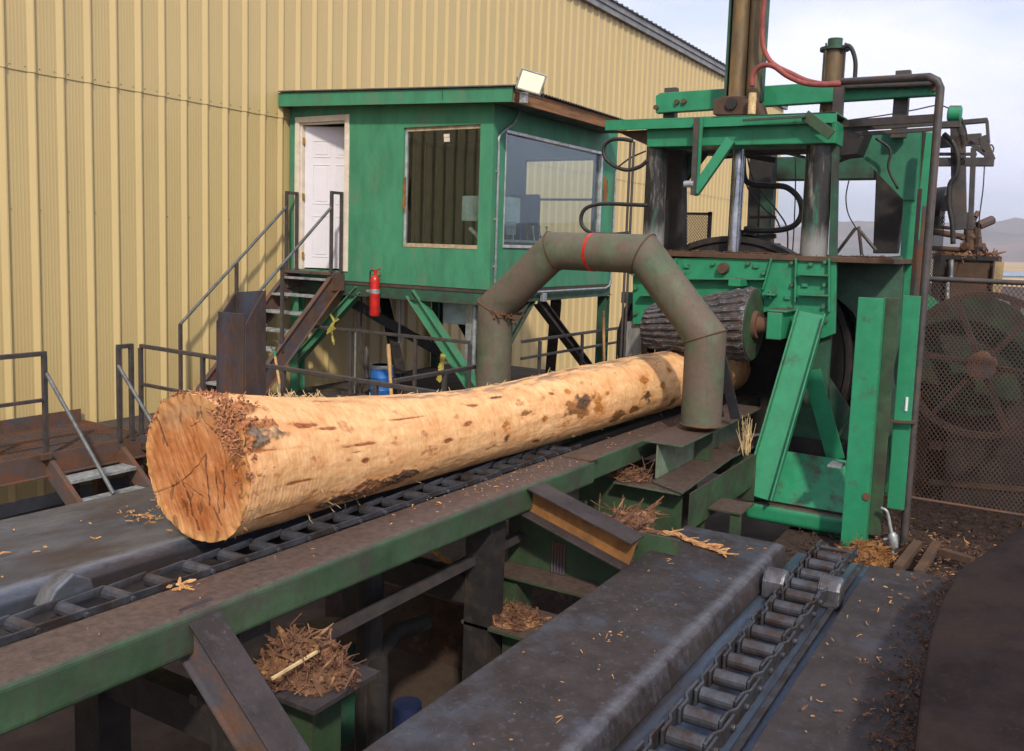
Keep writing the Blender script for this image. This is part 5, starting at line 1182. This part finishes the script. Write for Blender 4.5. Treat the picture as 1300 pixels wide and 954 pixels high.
for (u0, v0, u1, v1, x_, th) in ((905, 190, 985, 204, 10.0, .06), (905, 200, 960, 196, 10.1, .05), (948, 303, 985, 300, 10.0, .05), (946, 312, 990, 314, 10.0, .08), (952, 276, 985, 276, 10.2, .03), (985, 192, 1022, 200, 10.6, .03), (1064, 186, 1120, 186, 10.9, .05), (1064, 205, 1100, 192, 10.7, .035)):
    mb.bar(PX(u0, v0, x_), PX(u1, v1, x_), .05, th)
mb.each('tie_bar', M_black, mc)
mb = MB(); 
for (u0, v0, u1, v1) in ((1086, 290, 1062, 322), (1090, 288, 1094, 324), (1088, 289, 1112, 318)): mb.tube([PX(u0, v0, 10.4), PX(u1, v1, 10.4)], .018, 8)
mb.each('tripod_leg', M_dark, mc)
mb = MB(); a = PX(953, 296, 10.0); mb.cyl(a-V((.05, 0, .05)), a+V((.0, 0, .05)), .07, n=12); mb.cyl(a+V((0, .1, -.1)), a+V((0, .1, .03)), .05, n=12); mb.each('valve_body', M_black, mc)
MB().tube(spline([PX(u, v, 10.0) for u, v in ((1112, 176), (1130, 190), (1128, 214), (1140, 240))], 6), .014, 8).build('hose', M_hose, mc, smooth=True)
MB().tube([PX(800, 345, 9.1), PX(836, 349, 9.1)], .03, 10).build('pipe_stub', M_dark, mc)
for u, v in ((872, 338), (960, 338), (1000, 378), (1022, 362), (1040, 420)):
    a = PX(u, v, FX); MB().box(FX-.022, FX-.001, a.y-.03, a.y+.03, a.z-.02, a.z+.02).build('welded_pad', M_paintc, mc, bevel=.004)
# litter lying along the top deck
lt = MB()
for k in range(1100):
    x = random.uniform(9.0, 9.6) if random.random() < .6 else random.uniform(9, 11.5); y = random.uniform(1.4, 4.1)
    if abs(math.hypot(x-9.15, y-1.95)) < .16: continue
    sliver(lt, V((x, y, zt_l+random.uniform(0, .015))), (random.gauss(0, 1), random.gauss(0, 1), random.gauss(0, .15)), random.uniform(.01, .045), random.uniform(.008, .02), .004, random.gauss(0, .1))
tag(lt.build('bark_litter', M_rustbrown), 'brown bark litter lying on top of the machine deck', 'bark litter', kind='stuff')

# pulley head frame to the right of the machine
pf = thing('pipe_gantry', 'tall dark pipe frame standing right of the green machine', 'pipe frame', (8.4, 1.0, -2.5))
pxx = 8.4; a = PX(1190, 160, pxx); zf0 = -2.5
MB().tube([(pxx, a.y, zf0), (pxx, a.y, PX(1190, 112, pxx).z), PX(1190, 103, pxx), PX(1180, 98, pxx), PX(1070, 104, 9.3)], .034, 16).build('bent_pipe', M_dark, pf, auto=True)
a2 = PX(1176, 262, 8.6); MB().box(8.58, 8.62, a2.y-.03, a2.y+.03, PX(1150, 640, 8.6).z, a2.z).build('angle_post', M_rust, pf)
a3 = PX(1168, 240, 8.55); MB().tube([(8.55, a3.y, PX(1140, 640, 8.55).z), (8.55, a3.y, a3.z)], .018, 10).build('rod', M_rust, pf)
mb = MB()
for (u0, v0, u1, v1, th) in ((1065, 158, 1192, 150, .07), (1082, 164, 1190, 157, .04), (1095, 170, 1192, 164, .035), (1060, 152, 1090, 174, .05)):
    mb.bar(PX(u0, v0, 9.3), PX(u1, v1, 9.3 if v0 != 158 else 9.0), .05, th)
mb.each('cross_bar', M_dark, pf)
MB().bar(PX(1126, 534, 8.3), PX(1163, 536, 8.3), .14, .015).build('step_plate', M_rustbrown, pf)
pt_ = MB(); a = PX(1150, 522, 8.3); pt_.cyl(a, a+V((0, 0, .12)), .012, n=8); pt_.build('pale_tube', M_white, pf)
hd = thing('winch_frame', 'dark steel head frame with a green air motor at upper right', 'frame', (10.8, 1.0, -2.5))
WX = 10.6
mb = MB()
for (u0, v0, u1, v1, th) in ((1195, 158, 1254, 153, .05), (1253, 153, 1255, 182, .03), (1193, 181, 1246, 177, .12), (1246, 174, 1258, 204, .09), (1190, 206, 1262, 206, .09), (1188, 196, 1240, 196, .03), (1216, 155, 1218, 292, .14), (1236, 188, 1232, 292, .05), (1230, 180, 1250, 195, .05)):
    mb.bar(PX(u0, v0, WX), PX(u1, v1, WX), .07, th, up=(0, 1, 0) if abs(u1-u0) < 6 else (0, 0, 1))
mb.each('frame_bar', M_dark, hd, bevel=.006)
a = PX(1203, 145, WX-.3); b = PX(1221, 145, WX-.3); MB().tube([a, a+(b-a)*.1, b-(b-a)*.1, b], [.06, .085, .085, .06], 24).build('air_motor', M_paint, hd, auto=True)
MB().box(WX-.36, WX-.24, b.y+.0, a.y+.1, a.z-.14, a.z-.08).build('motor_mount', M_dark, hd)
for pix, r__ in (([(1198, 170), (1210, 182), (1216, 200), (1214, 222), (1206, 235), (1205, 260), (1209, 285), (1210, 310)], .026), ([(1221, 150), (1226, 165), (1228, 178)], .008), ([(1250, 206), (1248, 240), (1243, 280), (1240, 330)], .006), ([(1068, 154), (1120, 147), (1160, 140), (1190, 134), (1206, 138)], .007)):
    MB().tube(spline([PX(u, v, WX-.1) for u, v in pix], 8), r__, 8).build('cable' if r__ < .01 else 'hose', M_hose, hd, smooth=True)
ey = MB(); a = PX(1256, 190, WX); ey.tube([a+V((0, math.cos(q_*.7)*.04, math.sin(q_*.7)*.05)) for q_ in range(10)], .008, 6); ey.build('eye_bolt', M_dark, hd)

# rusty bin with debris
bn = thing('rusty_bin', 'rusty brown steel bin piled with bark at the right', 'bin', (12.3, .8, -2.5))
BNX = 12.0; y1 = PX(1190, 322, BNX).y; y0 = PX(1274, 328, BNX).y; zt3 = PX(1230, 325, BNX).z
mb = MB(); mb.box(BNX, BNX+.03, y0+.12, y1, -2.56, zt3); mb.box(BNX, BNX+1.6, y0+.10, y0+.13, -2.56, zt3); mb.box(BNX+1.57, BNX+1.6, y0+.13, y1, -2.56, zt3); mb.box(BNX, BNX+1.6, y1, y1+.03, -2.56, zt3); mb.build('walls', M_rustbrown, bn)
mb = MB(); mb.box(BNX-.03, BNX+.06, y0+.05, y1+.05, zt3-.05, zt3+.0); mb.box(BNX-.02, BNX+.04, y0+.52, y0+.58, -2.56, zt3-.05); mb.box(BNX-.04, BNX+.1, y1-.1, y1+.03, -2.56, zt3-.05); mb.build('rim', M_black, bn)
MB().box(BNX-.1, BNX, y0-.01, y0+.075, -2.56, zt3-.06).build('tan_post', mat('tan post paint', (.36, .27, .14), dirt=(.15, .08, .04), amt=.4, scale=4, rough=.7), bn)
MB().tube([PX(1208, 330, BNX-.1), PX(1207, 352, BNX-.1), PX(1203, 360, BNX-.1), PX(1202, 400, BNX-.1)], .025, 8).build('grey_pipe', M_galv, bn)
tg = MB()
for k in range(420):
    x = random.uniform(BNX, BNX+1.5); y = random.uniform(y0+.15, y1); sliver(tg, V((x, y, zt3+random.uniform(-.03, .05))), (random.gauss(0, 1), random.gauss(0, 1), random.gauss(0, .4)), random.uniform(.04, .16), random.uniform(.015, .04), .01, random.gauss(0, .1))
tg.build('bark_fill', M_bark, bn)
pv = thing('valve_pipework', 'rusty pipes and valves above the brown bin', 'pipework', (11.2, 1.2, 0))
PVX = 11.2
mb = MB(); 
for (u0, v0, u1, v1, r__) in ((1183, 294, 1228, 302, .035), (1183, 315, 1226, 318, .03), (1228, 270, 1232, 318, .05), (1240, 290, 1243, 320, .04), (1183, 288, 1210, 290, .02), (1222, 285, 1240, 300, .03), (1225, 300, 1244, 292, .03)):
    mb.tube([PX(u0, v0, PVX), PX(u1, v1, PVX)], r__, 12)
mb.each('pipe', M_rustbrown, pv, auto=True)
mb = MB()
for k in range(26): a = PX(1233+max(-9, min(9, random.gauss(0, 6))), random.uniform(276, 314), PVX); mb.cyl(a, a+V((random.gauss(0, .04), random.gauss(0, .04), random.gauss(0, .04))), random.uniform(.02, .05), n=8)
mb.build('valve_cluster', M_rust, pv)
# dark box frame under the pipework with mesh
gx = 10.7
mb = MB(); fplate(mb, [(1162, 255), (1180, 255), (1172, 420), (1160, 640), (1128, 640), (1150, 420)], gx-.42, .03); mb.build('guard_plate', M_rustbrown, pv)
mg = MB(); a = PX(1188, 420, gx); c_ = PX(1188, 275, gx); b = PX(1166, 420, gx); meshpanel(mg, V((gx, b.y, a.z)), (0, a.y-b.y, 0), (0, 0, c_.z-a.z), 8, 32, .008, .004); mg.build('mesh', M_black, pv)
fan = MB(); fan.cyl(PX(1175, 262, 11.3), PX(1198, 264, 11.3), .2, .24, n=24); fan.cyl(PX(1194, 250, 11.25), PX(1194, 268, 11.25), .12, n=12); fan.build('blower', M_black, pv, auto=True)

# flywheel behind the safety screen
fwl = thing('flywheel', 'large dark spoked flywheel behind the mesh screen', 'wheel', tuple(PX(1246, 464, 9.6)))
C = PX(1246, 464, 9.6); RW = .70
wm = MB(); n_ = 72; sec = [(-.04, RW), (.06, RW), (.06, RW-.055), (-.04, RW-.055)]
for dx, r__ in sec: wm.v += [V((C.x+dx, C.y+math.cos(2*math.pi*k/n_)*r__, C.z+math.sin(2*math.pi*k/n_)*r__)) for k in range(n_)]
for i in range(4):
    for k in range(n_): wm.f.append((i*n_+k, i*n_+(k+1) % n_, ((i+1) % 4)*n_+(k+1) % n_, ((i+1) % 4)*n_+k))
M_wheel = mat('black brown wheel iron', (.035, .022, .02), dirt=(.07, .035, .02), amt=.4, scale=4, rough=.8); wm.build('rim', M_wheel, fwl, auto=True)
for q_ in range(6):
    aa = q_*math.pi/3+.12; d3 = V((0, math.cos(aa), math.sin(aa))); MB().bar(C+d3*.1, C+d3*(RW-.03), .05, .09, up=(1, 0, 0)).build('spoke', M_wheel, fwl)
MB().tube([C+V((-.1, 0, 0)), C+V((-.09, 0, 0)), C+V((.1, 0, 0))], [.09, .13, .13], 28).build('hub', M_rust, fwl, auto=True)
gd = thing('wheel_guard', 'green round guard plate behind the flywheel', 'guard plate', (9.9, .8, -2.5))
MB().cyl((9.95, C.y+.12, C.z+.05), (9.99, C.y+.12, C.z+.05), .60, n=56).build('disc', mat('dirty dark green disc', (.020, .045, .028), dirt=(.03, .02, .018), amt=.55, scale=3, rough=.8), gd)
mb = MB(); mb.prism([PX(u, v, 9.98) for u, v in ((1176, 372), (1206, 395), (1176, 430))], (.03, 0, 0)); mb.build('gusset', M_paint, gd)
for (u, v0, v1, x_, w_, m_) in ((1185, 380, 640, 10.9, .10, M_rustbrown), (1222, 520, 640, 10.6, .22, M_rustbrown), (1200, 450, 640, 11.3, .4, M_barkdark), (1262, 540, 640, 10.5, .08, M_rust), (1290, 380, 640, 10.9, .10, M_barkdark)):
    a = PX(u, v0, x_); MB().box(x_, x_+.06, a.y-w_/2, a.y+w_/2, -2.56, a.z).build('rear_post', m_, gd)
MB().bar(PX(1180, 565, 10.4), PX(1310, 578, 10.4), .05, .08).build('rear_rail', M_rust, gd); MB().bar(PX(1180, 612, 10.3), PX(1310, 622, 10.3), .05, .05).build('rear_rail', M_rustbrown, gd)
MB().box(10.3, 11.2, -.8, .9, -2.56, -1.2).build('drive_box', M_black, gd)
sn = thing('mesh_screen', 'fine wire mesh safety screen in a pipe frame at right', 'screen', (8.8, .6, -2.5))
SNX = 8.75; a = PX(1176, 354, SNX); zbm = PX(1240, 645, SNX).z; yend = -1.2
MB().tube([(SNX, a.y, a.z), (SNX, yend, a.z)], .022, 10).build('top_rail', M_dark, sn, auto=True); MB().tube([(SNX, a.y, zbm), (SNX, yend, zbm)], .012, 8).build('bottom_rail', M_rust, sn, auto=True)
mg = MB(); HN = int((a.z-zbm)/.050); WN = int((a.y-yend)/.036)
meshpanel(mg, V((SNX, yend, zbm)), (0, a.y-yend, 0), (0, 0, a.z-zbm), WN, HN, .0050, .0035); mg.build('mesh', mat('thin rusty wire', (.085, .050, .038), speck=0, rough=.7, bump=0), sn)

# valve lever at the foot of the guard channel
vl = thing('air_valve', 'small grey pipe valve near the foot of the bright green channel', 'valve', tuple(PX(1133, 705, 8.0)))
MB().tube(spline([PX(u, v, 8.0) for u, v in ((1118, 645), (1126, 650), (1130, 668), (1133, 684), (1133, 706))], 6), .014, 10).build('pipe', M_galv, vl, smooth=True)
MB().tube([PX(1133, 676, 8.0), PX(1133.5, 680, 8.0), PX(1134, 694, 8.0), PX(1133, 698, 8.0)], [.02, .04, .04, .02], 14).build('valve_body', M_galv, vl, auto=True)
MB().cyl(PX(1122, 685, 8.0), PX(1140, 683, 8.0), .012, n=8).build('handle', M_galv, vl)

# ================================================================== SMALL THINGS BY THE STAIRS
br = thing('blue_drum', 'small blue drum standing under the cabin', 'drum', (10, 8.2, -2.3))
a = PX(485, 463, 10.0); r__ = .165
bm_ = MB(); hb_ = a.z+2.3; lathe(bm_, [(r__*.96, 0), (r__, .01), (r__, hb_*.3), (r__*1.03, hb_*.32), (r__, hb_*.34), (r__, hb_*.64), (r__*1.03, hb_*.66), (r__, hb_*.68), (r__, hb_-.05)], (a.x, a.y, -2.3), n=32); bm_.build('body', M_blue, br, auto=True)
bm_ = MB(); lathe(bm_, [(r__*1.02, hb_-.05), (r__*1.03, hb_-.03), (r__*1.03, hb_), (r__*.9, hb_), (r__*.88, hb_-.015), (.01, hb_-.016)], (a.x, a.y, -2.3), n=32); bm_.build('lid', M_galv, br, auto=True)
gg = thing('grease_gun', 'small hanging tool beside the blue drum', 'tool', tuple(PX(465, 460, 9.9)))
MB().tube([PX(465, 440, 9.9), PX(466, 446, 9.9), PX(464, 462, 9.9), PX(466, 480, 9.9)], [.012, .04, .045, .03], 12).build('body', M_dark, gg, auto=True)
MB().tube([PX(462, 385, 9.9), PX(464, 440, 9.9)], .006, 6).build('cord', M_hose, gg)
wh = MB(); p0, p1 = PX(498, 520, 7.0), PX(493, 437, 7.0); wh.tube([p0, p0.lerp(p1, .5), p0.lerp(p1, .93), p1], [.020, .017, .021, .017], 14)
tag(wh.build('hand_tool', M_handle, auto=True), 'turned wooden tool handle leaning up beside the blue drum', 'tool handle')
pk = thing('garden_fork', 'long handled fork with a green grip leaning behind the log', 'fork', tuple(PX(354, 500, 6.6)))
FXx = 6.6
MB().tube([PX(349, 452, FXx), PX(355, 488, FXx)], .014, 10).build('handle', M_handle, pk, auto=True)
MB().tube([PX(348, 445, FXx), PX(349, 453, FXx)], .016, 10).build('collar', M_paint, pk, auto=True)
MB().tube(spline([PX(348, 446, FXx), PX(344, 441, FXx), PX(345, 434, FXx), PX(352, 434, FXx), PX(352, 440, FXx), PX(348, 446, FXx)], 4), .007, 8).build('grip', M_dark, pk, auto=True)
MB().tube([PX(355, 487, FXx), PX(358, 515, FXx)], .010, 8).build('shaft', M_galv, pk, auto=True)
wd2 = MB(); p0, p1 = PY(767, 475, 6.0), PY(766, 395, 6.0); wd2.tube([p0, p1], .022, 10); tag(wd2.build('wooden_pole', M_handle, auto=True), 'pale wooden pole leaning at the right cabin leg', 'pole')
def tape(name, label, pts, w_):
    mb = MB(); pts = spline(pts, 5)
    for a_, b_ in zip(pts[:-1], pts[1:]): mb.bar(a_, b_+(b_-a_)*.05, w_, .003, up=(1, .4*math.sin(a_.z*40), .3))
    return tag(mb.build(name, M_yellow), label, 'tape')
t1 = MB()
def addtape(mb, pix, x, w_):
    pts = spline([PX(u, v, x) for u, v in pix], 5)
    for a_, b_ in zip(pts[:-1], pts[1:]): mb.bar(a_, b_+(b_-a_)*.05, w_, .003, up=(1, .5*math.sin(a_.z*45), .3))
addtape(t1, [(419, 399), (424, 408), (421, 420), (424, 438)], 9.2, .035); addtape(t1, [(430, 405), (422, 411), (415, 424)], 9.2, .03); addtape(t1, [(416, 421), (425, 416)], 9.18, .05)
tag(t1.build('barrier_tape', M_yellow), 'yellow tape knotted on the railing below the stairs', 'tape')
t2 = MB(); addtape(t2, [(563, 450), (560, 465), (559, 478), (556, 484)], 9.6, .075); tag(t2.build('barrier_tape', M_yellow), 'wide yellow tape hanging beside the green cabin brace', 'tape')
pc = thing('pipe_bundle', 'thin vertical pipes rising under the cabin floor', 'pipes', (10, 8, -2.3))
for u in (452, 459): a = PX(u, 375, 10.2); MB().tube([(10.2, a.y, -2.3), (10.2, a.y, a.z)], .014, 8).build('pipe', M_galv if u < 455 else M_dark, pc, auto=True)
a = PX(508, 380, 10.4); MB().tube([(10.4, a.y, -2.3), (10.4, a.y, a.z)], .022, 8).build('pipe', M_galv, pc, auto=True)
a = PX(597, 380, 10.0); MB().box(9.98, 10.02, a.y-.05, a.y+.05, -1.75, a.z).build('cable_tray', M_galv, pc)

# ================================================================== SCATTERED LITTER
def litter(name, label, m_, n, area, zfun, ln=(.01, .04), wd=(.004, .012), th=.003, up=.1, sig=None):
    mb = MB()
    for k in range(n):
        x, y = area()
        z = zfun(x, y); 
        sliver(mb, V((x, y, z)), (random.gauss(0, 1), random.gauss(0, 1), abs(random.gauss(0, up))), random.uniform(*ln)*random.choice((.4, .7, 1, 1.3)), random.uniform(*wd), th, random.gauss(0, .22))
    return tag(mb.build(name, m_), label, 'wood litter', kind='stuff')
U = random.uniform
litter('wood_chips', 'orange wood chips scattered along the green side beam', M_chip, 130, lambda: (U(1.3, 8.5) if random.random() < .35 else random.gauss(5.0, .55), U(2.88, 3.12)), lambda x, y: zl(x)+.003, ln=(.006, .028), wd=(.003, .008), th=.002)
litter('wood_chips', 'orange chips and shreds on the left deck plate', M_chip, 60, lambda: (random.gauss(3.05, .10), random.gauss(4.12, .07)) if random.random() < .8 else (U(2, 3.4), U(3.75, 4.5)), lambda x, y: -1.465-.0195*x+.006, ln=(.02, .06), wd=(.006, .014))
litter('wood_chips', 'pale chips scattered over the lower cover plate', M_chip, 44, lambda: ((random.gauss(3.9, .12), random.gauss(1.75, .05)) if random.random() < .3 else (U(2.6, 5.8), U(1.5, 2.05))), lambda x, y: ZR+.003, ln=(.008, .035), wd=(.003, .008), th=.002)
litter('wood_chips', 'brown bark crumbs over the right foreground plate', M_rustbrown, 1500, lambda: (U(2.8, 5.75), min(.84, .34+abs(random.gauss(0, .09)))), lambda x, y: ZR+.024, ln=(.006, .030), wd=(.004, .012), up=.4)
litter('bark_litter', 'larger bark shreds along the edge of the right foreground plate', M_bark, 150, lambda: (U(2.9, 5.75), min(.84, .38+abs(random.gauss(0, .12)))), lambda x, y: ZR+.026, ln=(.02, .05), wd=(.005, .014), up=.3)
litter('wood_chips', 'few pale chips on the clear part of the right foreground plate', M_chip, 50, lambda: (U(3.5, 5.75), U(.45, .85)), lambda x, y: ZR+.02, ln=(.01, .04), wd=(.004, .01))
litter('bark_litter', 'thick orange brown bark litter on the machine floor', M_barkdark, 5200, lambda: (U(6.3, 13), U(-1.8, 1.9)), lambda x, y: -2.56+U(0, .05), ln=(.02, .07), wd=(.008, .022), th=.004, up=.35)
litter('bark_litter', 'brighter splinters scattered on the machine floor', M_bark, 1500, lambda: (random.choice((random.gauss(8.4, .5), U(6.5, 12))), U(-1.5, 1.3)), lambda x, y: -2.54+U(0, .05), ln=(.015, .06), wd=(.005, .015), th=.003, up=.3)
litter('bark_litter', 'few pale splinters between the floor bars', M_chip, 160, lambda: (random.gauss(8.2, .5), U(-.6, 1.1)), lambda x, y: -2.52+U(0, .05), ln=(.02, .06), wd=(.005, .013), th=.003, up=.3)
heap('bark_heap', 'orange bark heap at the foot of the bright green channel', 7.75, 1.22, .26, .19, .12, -2.5, 420, M_orange, (.03, .09), 15, .9)
litter('bark_litter', 'bark crumbs over the walkway deck', M_bark, 700, lambda: (U(6.3, 13), U(5.3, 9.3)), lambda x, y: -2.298, ln=(.02, .07), wd=(.01, .02))
# loose floor bars near the bark litter
fbm = MB()
for k, (u0, v0, u1, v1) in enumerate(((1166, 728, 1190, 690), (1140, 722, 1165, 690), (1195, 700, 1235, 712))): fbm.bar(PZ(u0, v0, -2.45), PZ(u1, v1, -2.45), .07, .05)
tag(fbm.build('steel_grate', M_rustbrown), 'rusty bars crossing the littered floor by the machine', 'floor grate')
# bark slab with splinters on the corner of the lower cover plate
slb = MB(); pts = [PZ(u, v, ZR+.012) for u, v in ((842, 676), (858, 677), (870, 684), (888, 690), (905, 697), (918, 702))]
for a_, b_ in zip(pts[:-1], pts[1:]): slb.bar(a_, b_, random.uniform(.02, .045), .012, up=(0, 0, 1))
for k in range(40): q_ = random.choice(pts); sliver(slb, q_+V((random.gauss(0, .02), random.gauss(0, .02), 0)), (random.gauss(0, 1), random.gauss(-1, 1), .1), U(.04, .12), U(.008, .02), .004)
tag(slb.build('bark_slab', M_chip), 'long torn strip of pale bark on the corner of the lower cover plate', 'bark strip')
c1 = MB()
for k in range(16): sliver(c1, PZ(233+random.gauss(0, 5), 746+random.gauss(0, 2), zl(2.5)+.0)+V((0, 0, .006)), (random.gauss(0, 1), random.gauss(0, 1), .15), U(.02, .06), U(.008, .02), .005)
tag(c1.build('bark_scrap', M_chip), 'curled orange bark scrap on the side beam near the chain', 'bark scrap')
# haze box round everything but the sky
hz = MB().box(-200, 4200, -3500, 3500, Z0-1, 260)
hzm = D.materials.new('air haze'); hzm.use_nodes = True; t = hzm.node_tree; t.nodes.clear()
oo = N(t, 'ShaderNodeOutputMaterial'); pv_ = N(t, 'ShaderNodeVolumePrincipled'); pv_.inputs['Color'].default_value = (.80, .86, 1, 1); pv_.inputs['Density'].default_value = .0003; pv_.inputs['Anisotropy'].default_value = .2
t.links.new(pv_.outputs[0], oo.inputs['Volume'])
HAZE = True
if HAZE: tag(hz.build('haze', hzm), 'thin air haze', kind='stuff')
for o in D.objects:
    if '_w' in o.keys(): del o['_w']
